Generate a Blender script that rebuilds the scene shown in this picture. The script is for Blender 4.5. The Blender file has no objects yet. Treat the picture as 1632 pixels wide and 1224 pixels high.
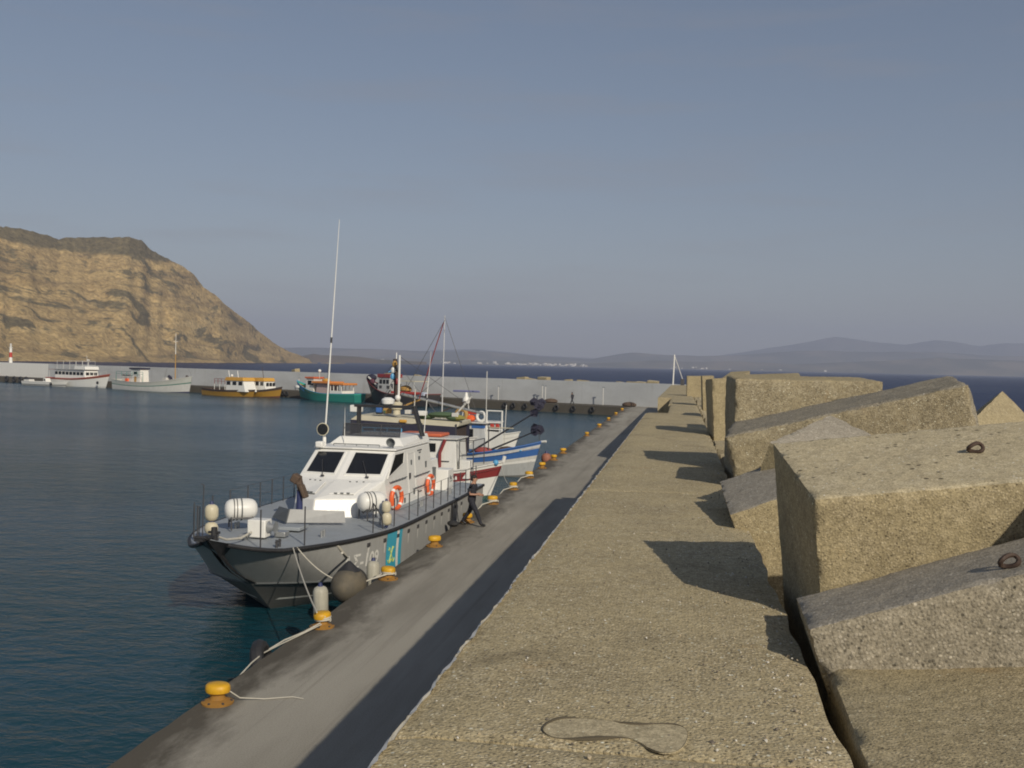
import bpy, bmesh, math, random
from math import sin, cos, pi, atan, atan2, sqrt, radians
from mathutils import Vector, Matrix, noise
import numpy as np
random.seed(7)
SC = bpy.context.scene
COL = SC.collection

# ------------------------------------------------------------------ camera
FPX = 1650.0
EYE = Vector((0, 0, 6.7))
_yaw = atan((1085 - 816) / FPX); _roll = atan(.022)
_pitch = -atan((612 - (586.5 - .022 * 269)) / FPX)
FWD = Vector((-sin(_yaw) * cos(_pitch), cos(_yaw) * cos(_pitch), sin(_pitch)))
_r0 = Vector((cos(_yaw), sin(_yaw), 0)); _u0 = _r0.cross(FWD)
RGT = _r0 * cos(_roll) + _u0 * sin(_roll); UPV = RGT.cross(FWD)
cam = bpy.data.cameras.new('camera'); cam.sensor_width = 36; cam.lens = FPX * 36 / 1632
cam.clip_start = .1; cam.clip_end = 60000
co = bpy.data.objects.new('camera', cam); COL.objects.link(co); SC.camera = co
co.matrix_world = Matrix(((RGT.x, UPV.x, -FWD.x, EYE.x), (RGT.y, UPV.y, -FWD.y, EYE.y), (RGT.z, UPV.z, -FWD.z, EYE.z), (0, 0, 0, 1)))
def ray(x, y): return FWD + RGT * ((x - 816) / FPX) + UPV * ((612 - y) / FPX)
def atz(x, y, z): d = ray(x, y); return EYE + d * ((z - EYE.z) / d.z)
def atx(x, y, X): d = ray(x, y); return EYE + d * (X / d.x)
def aty(x, y, Y): d = ray(x, y); return EYE + d * (Y / d.y)

# ------------------------------------------------------------------ sun, sky, exposure
SUN = Vector((.98, -1.4, 1.0)).normalized()
sl = bpy.data.lights.new('sun', 'SUN'); sl.energy = 2.8; sl.angle = radians(.53); sl.color = (1, .91, .76)
so = bpy.data.objects.new('sun', sl); COL.objects.link(so); so.rotation_euler = SUN.to_track_quat('Z', 'Y').to_euler()
W = bpy.data.worlds.new("World"); SC.world = W; W.use_nodes = True
nt = W.node_tree; nt.nodes.clear()
sky = nt.nodes.new('ShaderNodeTexSky'); sky.sky_type = 'NISHITA'; sky.sun_disc = False
sky.sun_elevation = math.asin(SUN.z); sky.sun_rotation = atan2(SUN.x, SUN.y)
sky.air_density = 1.0; sky.dust_density = .7; sky.ozone_density = 1.0; sky.altitude = 0
bg = nt.nodes.new('ShaderNodeBackground'); bg.inputs[1].default_value = .070
wo = nt.nodes.new('ShaderNodeOutputWorld')
gm = nt.nodes.new('ShaderNodeGamma'); gm.inputs[1].default_value = .76
nt.links.new(sky.outputs[0], gm.inputs[0]); 
# thin high haze: a soft mauve cast and faint wisps of cloud low in the sky
tc = nt.nodes.new('ShaderNodeTexCoord'); mpw = nt.nodes.new('ShaderNodeMapping'); mpw.inputs['Scale'].default_value = (1.3, 1.3, 13)
nt.links.new(tc.outputs['Generated'], mpw.inputs[0])
nz = nt.nodes.new('ShaderNodeTexNoise'); nz.inputs['Scale'].default_value = 2.6; nz.inputs['Detail'].default_value = 7; nz.inputs['Roughness'].default_value = .58; nt.links.new(mpw.outputs[0], nz.inputs['Vector'])
rw = nt.nodes.new('ShaderNodeValToRGB'); rw.color_ramp.elements[0].position = .52; rw.color_ramp.elements[1].position = .74; rw.color_ramp.elements[1].color = (.30, .30, .30, 1); nt.links.new(nz.outputs['Fac'], rw.inputs[0])
tint = nt.nodes.new('ShaderNodeMix'); tint.data_type = 'RGBA'; tint.blend_type = 'MULTIPLY'; tint.inputs[0].default_value = 1; tint.inputs[7].default_value = (1.02, .985, 1.02, 1)
cl = nt.nodes.new('ShaderNodeMix'); cl.data_type = 'RGBA'; cl.inputs[7].default_value = (2.9, 2.75, 2.8, 1)
nt.links.new(gm.outputs[0], tint.inputs[6]); nt.links.new(tint.outputs[2], cl.inputs[6]); nt.links.new(rw.outputs[0], cl.inputs[0]); nt.links.new(cl.outputs[2], bg.inputs[0]); nt.links.new(bg.outputs[0], wo.inputs[0])
SC.view_settings.view_transform = 'Standard'; SC.view_settings.look = 'None'
SC.view_settings.gamma = 1; SC.view_settings.use_curve_mapping = False
SC.view_settings.exposure = .4
SC.render.engine = 'CYCLES'
SC.cycles.filter_width = 1.9
SC.cycles.max_bounces = 6; SC.cycles.diffuse_bounces = 3; SC.cycles.glossy_bounces = 3

# ------------------------------------------------------------------ helpers
def tag(o, label=None, cat=None, group=None, kind=None):
    if label: o['label'] = label
    if cat: o['category'] = cat
    if group: o['group'] = group
    if kind: o['kind'] = kind
    return o
def empty(name, loc, rz=0.0, **k):
    o = bpy.data.objects.new(name, None); COL.objects.link(o); o.empty_display_size = .3
    o.location = loc; o.rotation_euler = (0, 0, rz)
    return tag(o, **k)
def dup(o, parent=None):
    c = o.copy(); COL.objects.link(c)
    if parent is not None:
        c.parent = parent
    for ch in o.children: dup(ch, c)
    return c

class MB:
    def __init__(s): s.v = []; s.f = []; s.mi = []; s.m = 0
    def face(s, idx): s.f.append(tuple(idx)); s.mi.append(s.m)
    def add(s, vs): n = len(s.v); s.v += [tuple(v) for v in vs]; return n
    def box(s, c, d, M=None):
        c = Vector(c); h = Vector(d) / 2
        vs = [Vector((x, y, z)) for x in (-h.x, h.x) for y in (-h.y, h.y) for z in (-h.z, h.z)]
        vs = [c + ((M @ v) if M else v) for v in vs]
        n = s.add(vs)
        for q in ((0, 1, 3, 2), (4, 6, 7, 5), (0, 4, 5, 1), (2, 3, 7, 6), (0, 2, 6, 4), (1, 5, 7, 3)): s.face([n + i for i in q])
        return s
    def hexa(s, p):  # 8 points: bottom 4 ccw, top 4 ccw
        n = s.add(p)
        for q in ((3, 2, 1, 0), (4, 5, 6, 7), (0, 1, 5, 4), (1, 2, 6, 5), (2, 3, 7, 6), (3, 0, 4, 7)): s.face([n + i for i in q])
        return s
    def tube(s, pts, r, n=8, cap=True, closed=False):
        pts = [Vector(p) for p in pts]; k = len(pts)
        rs = r if isinstance(r, (list, tuple)) else [r] * k
        a = None; rings = []
        for i, p in enumerate(pts):
            if closed: t = pts[(i + 1) % k] - pts[i - 1]
            else: t = pts[min(i + 1, k - 1)] - pts[max(i - 1, 0)]
            t.normalize()
            if a is None:
                a = t.orthogonal().normalized()
            a = (a - t * a.dot(t)).normalized(); b = t.cross(a)
            rings.append(s.add([p + (a * cos(2 * pi * j / n) + b * sin(2 * pi * j / n)) * rs[i] for j in range(n)]))
        for i in range(k if closed else k - 1):
            A, B_ = rings[i], rings[(i + 1) % k]
            for j in range(n): s.face((A + j, A + (j + 1) % n, B_ + (j + 1) % n, B_ + j))
        if cap and not closed:
            s.face([rings[0] + j for j in reversed(range(n))]); s.face([rings[-1] + j for j in range(n)])
        return s
    def lathe(s, prof, n=16, M=None):
        rings = []
        for r, z in prof:
            vs = [Vector((r * cos(2 * pi * j / n), r * sin(2 * pi * j / n), z)) for j in range(n)]
            rings.append(s.add([(M @ v) if M else v for v in vs]))
        for A, B_ in zip(rings, rings[1:]):
            for j in range(n): s.face((A + j, A + (j + 1) % n, B_ + (j + 1) % n, B_ + j))
        s.face([rings[0] + j for j in reversed(range(n))]); s.face([rings[-1] + j for j in range(n)])
        return s
    def ball(s, c, r, n=12, sc=(1, 1, 1), M=None):
        c = Vector(c); h = n // 2
        T = Matrix.Translation(c) @ (M.to_4x4() if M else Matrix()) @ Matrix.Diagonal((sc[0], sc[1], sc[2], 1))
        return s.lathe([(r * max(sin(pi * i / h), .02), -r * cos(pi * i / h)) for i in range(h + 1)], n, T)
    def plate(s, pts, th, off=0.0):  # flat polygon thickened along its normal, centred off its plane
        pts = [Vector(p) for p in pts]; k = len(pts)
        nn = Vector((0, 0, 0))
        for i in range(k): nn += (pts[i] - pts[0]).cross(pts[(i + 1) % k] - pts[0])
        nn.normalize()
        a = s.add([p + nn * off for p in pts]); b = s.add([p + nn * (off + th) for p in pts])
        s.face([a + i for i in reversed(range(k))]); s.face([b + i for i in range(k)])
        for i in range(k): s.face((a + i, a + (i + 1) % k, b + (i + 1) % k, b + i))
        return s
    def ringplate(s, pts, inner, th, off=0.0):  # window frame: outline minus shrunken outline
        pts = [Vector(p) for p in pts]; k = len(pts); c = sum(pts, Vector()) / k
        nn = (pts[1] - pts[0]).cross(pts[2] - pts[0]).normalized()
        ins = []
        for i in range(k):
            e1 = (pts[i] - pts[i - 1]).normalized(); e2 = (pts[(i + 1) % k] - pts[i]).normalized()
            n1 = nn.cross(e1); n2 = nn.cross(e2); bis = (n1 + n2); bis /= max(bis.dot(n1), .3)
            ins.append(pts[i] + bis * inner)
        a = s.add([p + nn * off for p in pts]); b = s.add([p + nn * (off + th) for p in pts])
        c_ = s.add([p + nn * (off + th) for p in ins]); d = s.add([p + nn * off for p in ins])
        for i in range(k):
            j = (i + 1) % k
            s.face((a + i, a + j, b + j, b + i)); s.face((b + i, b + j, c_ + j, c_ + i)); s.face((c_ + i, c_ + j, d + j, d + i))
        return s
    def mesh(s, name, mats, smooth=40):
        me = bpy.data.meshes.new(name); me.from_pydata(s.v, [], s.f)
        for m in (mats if isinstance(mats, (list, tuple)) else [mats]): me.materials.append(m)
        me.polygons.foreach_set('material_index', s.mi)
        me.polygons.foreach_set('use_smooth', [smooth > 0] * len(s.f))
        if smooth > 0: me.set_sharp_from_angle(angle=radians(smooth))
        me.update(); return me
    def build(s, name, mats, parent=None, loc=None, smooth=40, bevel=0, rot=None):
        o = bpy.data.objects.new(name, s.mesh(name, mats, smooth)); COL.objects.link(o)
        if parent is not None: o.parent = parent
        if loc is not None: o.location = loc
        if rot is not None: o.rotation_euler = rot
        if bevel:
            b = o.modifiers.new('bevel', 'BEVEL'); b.width = bevel; b.segments = 2; b.limit_method = 'ANGLE'; b.angle_limit = radians(35)
        return o

# ------------------------------------------------------------------ materials
def new_mat(name):
    m = bpy.data.materials.new(name); m.use_nodes = True; t = m.node_tree
    return m, t, t.nodes['Principled BSDF']
def nd(t, kind, **k):
    n = t.nodes.new(kind)
    for a, b in k.items():
        if a in n.inputs: n.inputs[a].default_value = b
        else: setattr(n, a, b)
    return n
def ramp(t, fac, stops):
    r = t.nodes.new('ShaderNodeValToRGB'); e = r.color_ramp.elements
    while len(e) < len(stops): e.new(.5)
    for i, (p, c) in enumerate(stops):
        e[i].position = p; e[i].color = (*c, 1) if len(c) == 3 else c
    t.links.new(fac, r.inputs[0]); return r.outputs[0]
def g3(v): return (v, v, v)
def mixc(t, a, b, fac, mode='MIX'):
    n = t.nodes.new('ShaderNodeMix'); n.data_type = 'RGBA'; n.blend_type = mode
    for sock, val in ((n.inputs[0], fac), (n.inputs[6], a), (n.inputs[7], b)):
        if hasattr(val, 'is_linked') or hasattr(val, 'links'): t.links.new(val, sock)
        elif isinstance(val, (int, float)): sock.default_value = val
        else: sock.default_value = (*val, 1)
    return n.outputs[2]
def coords(t, world=False, scale=(1, 1, 1)):
    if world: c = t.nodes.new('ShaderNodeNewGeometry').outputs['Position']
    else: c = t.nodes.new('ShaderNodeTexCoord').outputs['Object']
    mp = t.nodes.new('ShaderNodeMapping'); mp.inputs['Scale'].default_value = scale
    t.links.new(c, mp.inputs[0]); return mp.outputs[0]
def noi(t, vec, scale, detail=4, rough=.55, dist=0):
    n = nd(t, 'ShaderNodeTexNoise', Scale=scale, Detail=detail, Roughness=rough, Distortion=dist); t.links.new(vec, n.inputs['Vector']); return n.outputs['Fac']
def vor(t, vec, scale, out='Distance', feature='F1'):
    n = nd(t, 'ShaderNodeTexVoronoi', Scale=scale); n.feature = feature; t.links.new(vec, n.inputs['Vector']); return n.outputs[out]
def bump(t, b, h, strength, dist, prev=None):
    n = nd(t, 'ShaderNodeBump', Strength=strength, Distance=dist); t.links.new(h, n.inputs['Height'])
    if prev is not None: t.links.new(prev, n.inputs['Normal'])
    t.links.new(n.outputs[0], b.inputs['Normal']); return n.outputs[0]
_pc = {}
def paint(name, col, rough=.45, dirt=.35, scale=2.0, metal=0.0, grime=(.10, .08, .05), streak=True):
    """weathered paint or plastic: colour broken up by soft grime, rain streaks and fine relief"""
    if name in _pc: return _pc[name]
    m, t, b = new_mat(name); v = coords(t)
    vs = coords(t, scale=(3, 3, .35)) if streak else v
    f1 = ramp(t, noi(t, vs, scale, 6, .6), [(.42, g3(0)), (.75, g3(1))])
    c = mixc(t, col, [x * .55 + y * .45 for x, y in zip(col, grime)], mixc(t, g3(0), f1, dirt))
    f2 = noi(t, v, scale * 6, 3)
    c = mixc(t, c, g3(1.0), mixc(t, g3(0), ramp(t, f2, [(.35, g3(0)), (.7, g3(.12))]), .5), 'SOFT_LIGHT')
    t.links.new(c, b.inputs['Base Color'])
    b.inputs['Roughness'].default_value = rough; b.inputs['Metallic'].default_value = metal
    t.links.new(ramp(t, f2, [(.3, g3(rough * .8)), (.8, g3(min(rough * 1.3, 1)))]), b.inputs['Roughness'])
    bump(t, b, noi(t, v, scale * 9, 3), .12, .02)
    _pc[name] = m; return m
def concrete(name, base, dark, light, pebble=45.0, rough_amt=.6, world=False, pits=0.0, tint=None):
    """cast concrete with exposed gravel: stone cells of different colours, sand noise, stains"""
    m, t, b = new_mat(name); v = coords(t, world)
    big = noi(t, v, 1.1, 5, .6); mid = noi(t, v, 5.5, 5, .65); fine = noi(t, v, 70, 4, .7)
    c = mixc(t, base, dark, ramp(t, big, [(.42, g3(0)), (.72, g3(.55))]))
    c = mixc(t, c, light, ramp(t, mid, [(.5, g3(0)), (.8, g3(.5))]))
    n = nd(t, 'ShaderNodeTexVoronoi', Scale=pebble); t.links.new(v, n.inputs['Vector'])
    cellv = nd(t, 'ShaderNodeSeparateColor'); t.links.new(n.outputs['Color'], cellv.inputs[0])
    stone = ramp(t, cellv.outputs[0], [(0, tuple(x * .45 for x in dark)), (.22, dark), (.5, base), (.8, light), (.95, tuple(min(x * 1.3, .75) for x in light))])
    inside = ramp(t, n.outputs['Distance'], [(.30, g3(1)), (.52, g3(0))])
    show = ramp(t, noi(t, v, 2.2, 4, .6), [(.35, g3(.25)), (.62, g3(1))])
    f = mixc(t, inside, show, 1.0, 'MULTIPLY'); f = mixc(t, f, g3(rough_amt), 1.0, 'MULTIPLY')
    c = mixc(t, c, stone, f)
    n2 = nd(t, 'ShaderNodeTexVoronoi', Scale=pebble * .62); t.links.new(v, n2.inputs['Vector'])
    sc2 = nd(t, 'ShaderNodeSeparateColor'); t.links.new(n2.outputs['Color'], sc2.inputs[0])
    in2 = ramp(t, n2.outputs['Distance'], [(.16, g3(1)), (.34, g3(0))])
    c = mixc(t, c, tuple(min(.72, x * 1.5 + .08) for x in light), mixc(t, in2, ramp(t, sc2.outputs[1], [(.90, g3(0)), (.93, g3(.9))]), 1.0, 'MULTIPLY'))
    c = mixc(t, c, tuple(x * .38 for x in dark), mixc(t, in2, ramp(t, sc2.outputs[2], [(.86, g3(0)), (.89, g3(.85))]), 1.0, 'MULTIPLY'))
    c = mixc(t, c, tuple(x * .62 for x in dark), ramp(t, noi(t, v, .75, 7, .68, .5), [(.58, g3(0)), (.70, g3(.55))]))
    c = mixc(t, c, (base[0] * 1.05, base[1] * .80, base[2] * .55), ramp(t, noi(t, v, 1.6, 6, .7), [(.62, g3(0)), (.75, g3(.4))]))
    fc = ramp(t, fine, [(.3, g3(.22)), (.7, g3(.78))]); c = mixc(t, c, fc, .72, 'OVERLAY')
    c = mixc(t, c, ramp(t, noi(t, v, 22, 4, .7), [(.34, g3(.34)), (.66, g3(.66))]), .6, 'OVERLAY')
    h = mixc(t, fine, inside, .55)
    if pits:
        p = vor(t, v, 11.0); pm = ramp(t, p, [(.13, g3(1)), (.22, g3(0))])
        pg = ramp(t, noi(t, v, 2.3, 3), [(.46, g3(0)), (.53, g3(1))]); pm = mixc(t, pm, pg, 1.0, 'MULTIPLY')
        c = mixc(t, c, tuple(x * .35 for x in dark), pm)
        h = mixc(t, h, g3(0), pm)
    t.links.new(c, b.inputs['Base Color']); b.inputs['Roughness'].default_value = .93
    b.inputs['Specular IOR Level'].default_value = .2
    n1 = bump(t, b, mid, .10, .05)
    bump(t, b, h, .55 * rough_amt + .12, .012, n1)
    return m
WHITE = paint('white_paint', (.78, .77, .72), .4, .22)
HOUSEW = paint('deckhouse_white_paint', (.80, .79, .745), .35, .14, grime=(.35, .30, .22))
OLDWHITE = paint('worn_white_paint', (.62, .61, .57), .5, .5)
GREYH = paint('grey_hull_paint', (.37, .37, .355), .45, .3)
GREYD = paint('grey_deck_paint', (.30, .325, .345), .6, .35, streak=False)
GREYK = paint('dark_grey_paint', (.10, .11, .115), .55, .3)
BLACK = paint('black_rubber', (.022, .022, .024), .6, .4, grime=(.08, .075, .07))
GLASS = paint('dark_window_glass', (.012, .013, .015), .08, .1, streak=False)
CYAN = paint('cyan_stripe_paint', (.05, .38, .52), .45, .15)
NAVY = paint('navy_paint', (.03, .04, .12), .5, .2)
STEEL = paint('galvanised_steel', (.42, .43, .43), .4, .3, metal=.6)
DKSTEEL = paint('dark_steel', (.07, .07, .075), .5, .4, metal=.3)
YELLOW = paint('rusty_yellow_paint', (.66, .36, .015), .5, .95, 5.0, grime=(.22, .09, .02), streak=False)
RUST = paint('rust', (.34, .17, .03), .8, .8, 5.0, grime=(.07, .04, .025), streak=False)
ORANGE = paint('orange_plastic', (.78, .13, .035), .4, .2, streak=False)
CREAM = paint('cream_plastic', (.62, .56, .40), .45, .45, streak=False)
CANVAS = paint('cream_canvas', (.52, .48, .36), .8, .3, streak=False)
ROPE = paint('pale_rope', (.55, .52, .44), .9, .4, 9, streak=False)
BLUE = paint('blue_boat_paint', (.045, .14, .40), .45, .3)
LBLUE = paint('light_blue_paint', (.10, .36, .62), .5, .3)
CRIMSON = paint('crimson_paint', (.24, .03, .032), .5, .4)
RED = paint('red_paint', (.50, .05, .035), .5, .3)
GREENB = paint('green_boat_paint', (.015, .20, .165), .5, .5)
GREENN = paint('green_net', (.07, .12, .06), .95, .6, 6, streak=False)
YELB = paint('yellow_boat_paint', (.36, .195, .022), .5, .6)
YELR = paint('yellow_roof_paint', (.60, .32, .05), .6, .4)
BROWN = paint('brown_canvas', (.10, .066, .045), .9, .4, streak=False)
WOOD = paint('dark_wood', (.06, .04, .032), .8, .4)
OCHRE = paint('ochre_wood', (.45, .26, .07), .7, .3)
NAVYC = paint('navy_canvas', (.022, .022, .045), .85, .3)
# ================================================================== SETTING
QZ = 1.2; WX0, WX1, WZ = -1.18, .72, 5.1
Q0 = Vector((-7.5, 141.0, 0)); Q1 = Vector((-200.0, 241.4, 0))   # far mole edge
QD = (Q1 - Q0).normalized(); QN = Vector((-QD.y, QD.x, 0))
if QN.y < 0: QN = -QN                                            # away from the viewer
def onmole(k, back=0.0, z=QZ): p = Q0 + QD * k + QN * back; return Vector((p.x, p.y, z))

# ---- sea: deep body colour under a rough, wave-tilted skin of sky reflection
m, t, b = new_mat('sea_water'); t.nodes.remove(b); outn = t.nodes['Material Output']
gx = nd(t, 'ShaderNodeSeparateXYZ'); t.links.new(t.nodes.new('ShaderNodeNewGeometry').outputs['Position'], gx.inputs[0])
def mth(op, a, b_):
    n = t.nodes.new('ShaderNodeMath'); n.operation = op
    for s_, v_ in ((n.inputs[0], a), (n.inputs[1], b_)):
        if isinstance(v_, (int, float)): s_.default_value = v_
        else: t.links.new(v_, s_)
    return n.outputs[0]
beyond = mth('ADD', mth('MULTIPLY', mth('SUBTRACT', gx.outputs[0], Q0.x), QN.x), mth('MULTIPLY', mth('SUBTRACT', gx.outputs[1], Q0.y), QN.y))
opn = mth('MAXIMUM', mth('GREATER_THAN', beyond, 3.0), mth('GREATER_THAN', gx.outputs[0], 0.0))
har = mixc(t, (.006, .044, .058), (.016, .066, .112), ramp(t, noi(t, coords(t, True, (.02, .03, .02)), 1.0, 3), [(.4, g3(0)), (.65, g3(1))]))
body = mixc(t, har, (.010, .022, .075), opn)
w1 = noi(t, coords(t, True, (.55, .9, 1)), 1.0, 3, .5, .4)
w2 = noi(t, coords(t, True, (2.2, 3.6, 1)), 1.0, 4, .6, .6)
w3 = noi(t, coords(t, True, (.06, .11, 1)), 1.0, 2)
calm = ramp(t, noi(t, coords(t, True, (.012, .03, 1)), 1.0, 3), [(.4, g3(.45)), (.65, g3(1))])
hh = mixc(t, w1, w2, .35); hh = mixc(t, hh, w3, .25); hh = mixc(t, g3(.5), hh, calm)
bn = nd(t, 'ShaderNodeBump', Strength=1.0, Distance=.4); t.links.new(hh, bn.inputs['Height'])
df = nd(t, 'ShaderNodeBsdfDiffuse'); t.links.new(body, df.inputs[0]); t.links.new(bn.outputs[0], df.inputs['Normal'])
gl = nd(t, 'ShaderNodeBsdfGlossy', Roughness=.16); t.links.new(bn.outputs[0], gl.inputs['Normal'])
fr = nd(t, 'ShaderNodeFresnel', IOR=1.333); t.links.new(bn.outputs[0], fr.inputs['Normal'])
mrx = nd(t, 'ShaderNodeMapRange', **{'From Max': .8, 'To Max': .68}); t.links.new(fr.outputs[0], mrx.inputs['Value'])
fac = mth('MULTIPLY', mrx.outputs[0], mth('SUBTRACT', 1.0, mth('MULTIPLY', opn, .62)))
mxs = t.nodes.new('ShaderNodeMixShader'); t.links.new(fac, mxs.inputs[0]); t.links.new(df.outputs[0], mxs.inputs[1]); t.links.new(gl.outputs[0], mxs.inputs[2])
t.links.new(mxs.outputs[0], outn.inputs['Surface'])
SEA = m
mb = MB(); R_ = 11500
mb.face([mb.add([(-R_, -3000, 0)]), mb.add([(R_, -3000, 0)]), mb.add([(R_, R_, 0)]), mb.add([(-R_, R_, 0)])])
tag(mb.build('sea', SEA, smooth=0), kind='structure')

# ---- quay: one long concrete pier and the mole that closes the harbour
m, t, b = new_mat('quay_concrete'); v = coords(t, True)
c = mixc(t, (.335, .31, .26), (.25, .23, .19), ramp(t, noi(t, coords(t, True, (.55, .09, .5)), 1.6, 6, .62), [(.40, g3(0)), (.66, g3(1))]))
c = mixc(t, c, (.41, .385, .325), ramp(t, noi(t, coords(t, True, (.3, .05, 1)), 1.0, 5), [(.52, g3(0)), (.75, g3(.7))]))
lines = noi(t, coords(t, True, (6.0, .07, 1)), 1.0, 4, .6)
c = mixc(t, c, (.20, .18, .15), ramp(t, lines, [(.56, g3(0)), (.72, g3(.5))]))
sx = nd(t, 'ShaderNodeSeparateXYZ'); t.links.new(t.nodes.new('ShaderNodeNewGeometry').outputs['Position'], sx.inputs[0])
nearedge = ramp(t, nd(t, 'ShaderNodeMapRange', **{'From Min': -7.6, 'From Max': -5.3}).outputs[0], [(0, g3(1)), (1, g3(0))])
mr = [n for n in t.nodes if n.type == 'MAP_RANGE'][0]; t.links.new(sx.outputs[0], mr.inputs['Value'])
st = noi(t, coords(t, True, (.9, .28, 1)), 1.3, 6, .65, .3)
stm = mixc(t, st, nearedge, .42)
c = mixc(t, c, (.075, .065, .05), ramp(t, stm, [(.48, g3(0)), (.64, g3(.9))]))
fine = noi(t, v, 45, 4, .7)
c = mixc(t, c, ramp(t, fine, [(.3, g3(.36)), (.7, g3(.64))]), .7, 'OVERLAY')
sp = vor(t, v, 14); c = mixc(t, c, (.10, .09, .07), ramp(t, sp, [(.05, g3(.6)), (.09, g3(0))]))
t.links.new(c, b.inputs['Base Color']); b.inputs['Roughness'].default_value = .9; b.inputs['Specular IOR Level'].default_value = .25
bump(t, b, mixc(t, fine, st, .4), .35, .02)
QUAY = m
m, t, b = new_mat('mole_wall_plaster'); v = coords(t, True)
c = mixc(t, (.50, .515, .52), (.41, .42, .42), ramp(t, noi(t, coords(t, True, (.12, .12, .35)), 1.0, 6, .6), [(.38, g3(0)), (.7, g3(1))]))
c = mixc(t, c, (.30, .29, .26), ramp(t, noi(t, coords(t, True, (1.1, 1.1, .12)), 1.0, 5, .6), [(.56, g3(0)), (.8, g3(.5))]))
c = mixc(t, c, ramp(t, noi(t, v, 9, 4), [(.3, g3(.44)), (.7, g3(.56))]), .6, 'OVERLAY')
t.links.new(c, b.inputs['Base Color']); b.inputs['Roughness'].default_value = .9; bump(t, b, noi(t, v, 5, 5), .2, .05)
MOLE = m
PARA = concrete('parapet_concrete', (.425, .352, .21), (.27, .222, .14), (.56, .49, .34), 50, .85, True)
WALLSIDE = paint('wall_side_render', (.30, .29, .27), .9, .4)

def ragged(n, a, s): return [noise.noise(Vector((i * s, a, 3.7))) for i in range(n)]
mb = MB()                                            # long pier, edge slightly chipped
N = 300; ys = [-8 + (141 + 8) * i / N for i in range(N + 1)]
top = []; chf = []; low = []; inn = []
for i, y in enumerate(ys):
    e = .035 * noise.noise(Vector((y * 1.7, 0, 0))) + .05 * max(0, noise.noise(Vector((y * .45, 5, 0))))
    top.append((-7.44 + e, y, QZ)); chf.append((-7.5 + e * .4, y, QZ - .07)); low.append((-7.5, y, -3)); inn.append((WX0 + .6, y, QZ))
rows = [mb.add(r) for r in (low, chf, top, inn)]
for a, b_ in zip(rows, rows[1:]):
    for i in range(N): mb.face((a + i, a + i + 1, b_ + i + 1, b_ + i))
mb.face([mb.add([(-7.5, -8, -3)]), mb.add([(-.5, -8, -3)]), mb.add([(-.5, -8, QZ)]), mb.add([(-7.5, -8, QZ)])])
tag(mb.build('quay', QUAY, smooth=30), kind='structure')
mb = MB()
P = [onmole(-22, 0, -3), onmole(215, 0, -3), onmole(215, 9, -3), onmole(-22, 9, -3)]
mb.hexa(P + [Vector((p.x, p.y, QZ - .004)) for p in P])
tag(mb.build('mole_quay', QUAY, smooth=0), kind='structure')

# ---- sea wall (parapet): cast in bays, the photographer stands on it
sw = empty('sea_wall', (0, 20, QZ), label='long tan concrete sea wall with a gravelly walkway on top beside the quay', cat='sea wall')
def bay(y0, y1, x0, x1, z0, z1, step=.12):
    n = max(2, int((y1 - y0) / step)); mb = MB(); k = 14
    g = .012
    grid = []
    for i in range(n + 1):
        y = y0 + g + (y1 - y0 - 2 * g) * i / n; row = []
        z = z0 + (z1 - z0) * i / n
        l = x0 + .010 * noise.noise(Vector((y * 2.3, 1, 0))) + .03 * min(0, noise.noise(Vector((y * .9, 9, 0)))) * 0 + .02 * max(0, noise.noise(Vector((y * .8, 4, 0)))) + .012 * noise.noise(Vector((y * 6, 3, 1)))
        r = x1 + .03 * noise.noise(Vector((y * 1.9, 7, 0)))
        for j in range(k + 1):
            x = l + (r - l) * j / k
            dz = .012 * noise.noise(Vector((x * 1.2, y * .8, 0))) + .006 * noise.noise(Vector((x * 5, y * 5, 2)))
            if i in (0, n): dz -= .012
            if j in (0, k): dz -= .02
            row.append((x, y, z + dz))
        grid.append(mb.add([(l, y, 0.6)])); mb.add([(l - .012, y, z - .06)]); mb.add(row); mb.add([(r, y, 2.0)])
    w = k + 4
    for i in range(n):
        for j in range(w - 1): mb.face((i * w + j, i * w + j + 1, (i + 1) * w + j + 1, (i + 1) * w + j)[::-1])
    mb.face([0 * w + j for j in range(w)]); mb.face([n * w + j for j in reversed(range(w))])
    mb.v = [(x, y - 20, z - QZ) for x, y, z in mb.v]
    return mb.build('wall_bay', PARA, sw, smooth=35)
for a in ((-4, 4.3), (4.3, 13.4), (13.4, 23.5), (23.5, 36.9)): bay(*a, WX0, WX1, WZ, WZ, .06)
mb = MB()
bay(36.9, 46, -.42, WX1, WZ, WZ, .4); bay(46, 58, -.5, WX1, WZ, 5.05, .4)
for a in range(5): bay(58 + a * 16, 74 + a * 16, WX0 - .05, WX1, 5.05 - .12 * a, 4.93 - .12 * a, .6)
for i in range(16):                                   # stair in the recess
    mb = MB(); z1 = WZ - .24 * (i + 1); y = 37.4 + i * .32
    mb.box((-.80, y + .16 - 20, (z1 + QZ) / 2 - QZ), (.78, .316, z1 - QZ - .01)); mb.build('step', PARA, sw, smooth=0)
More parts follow.
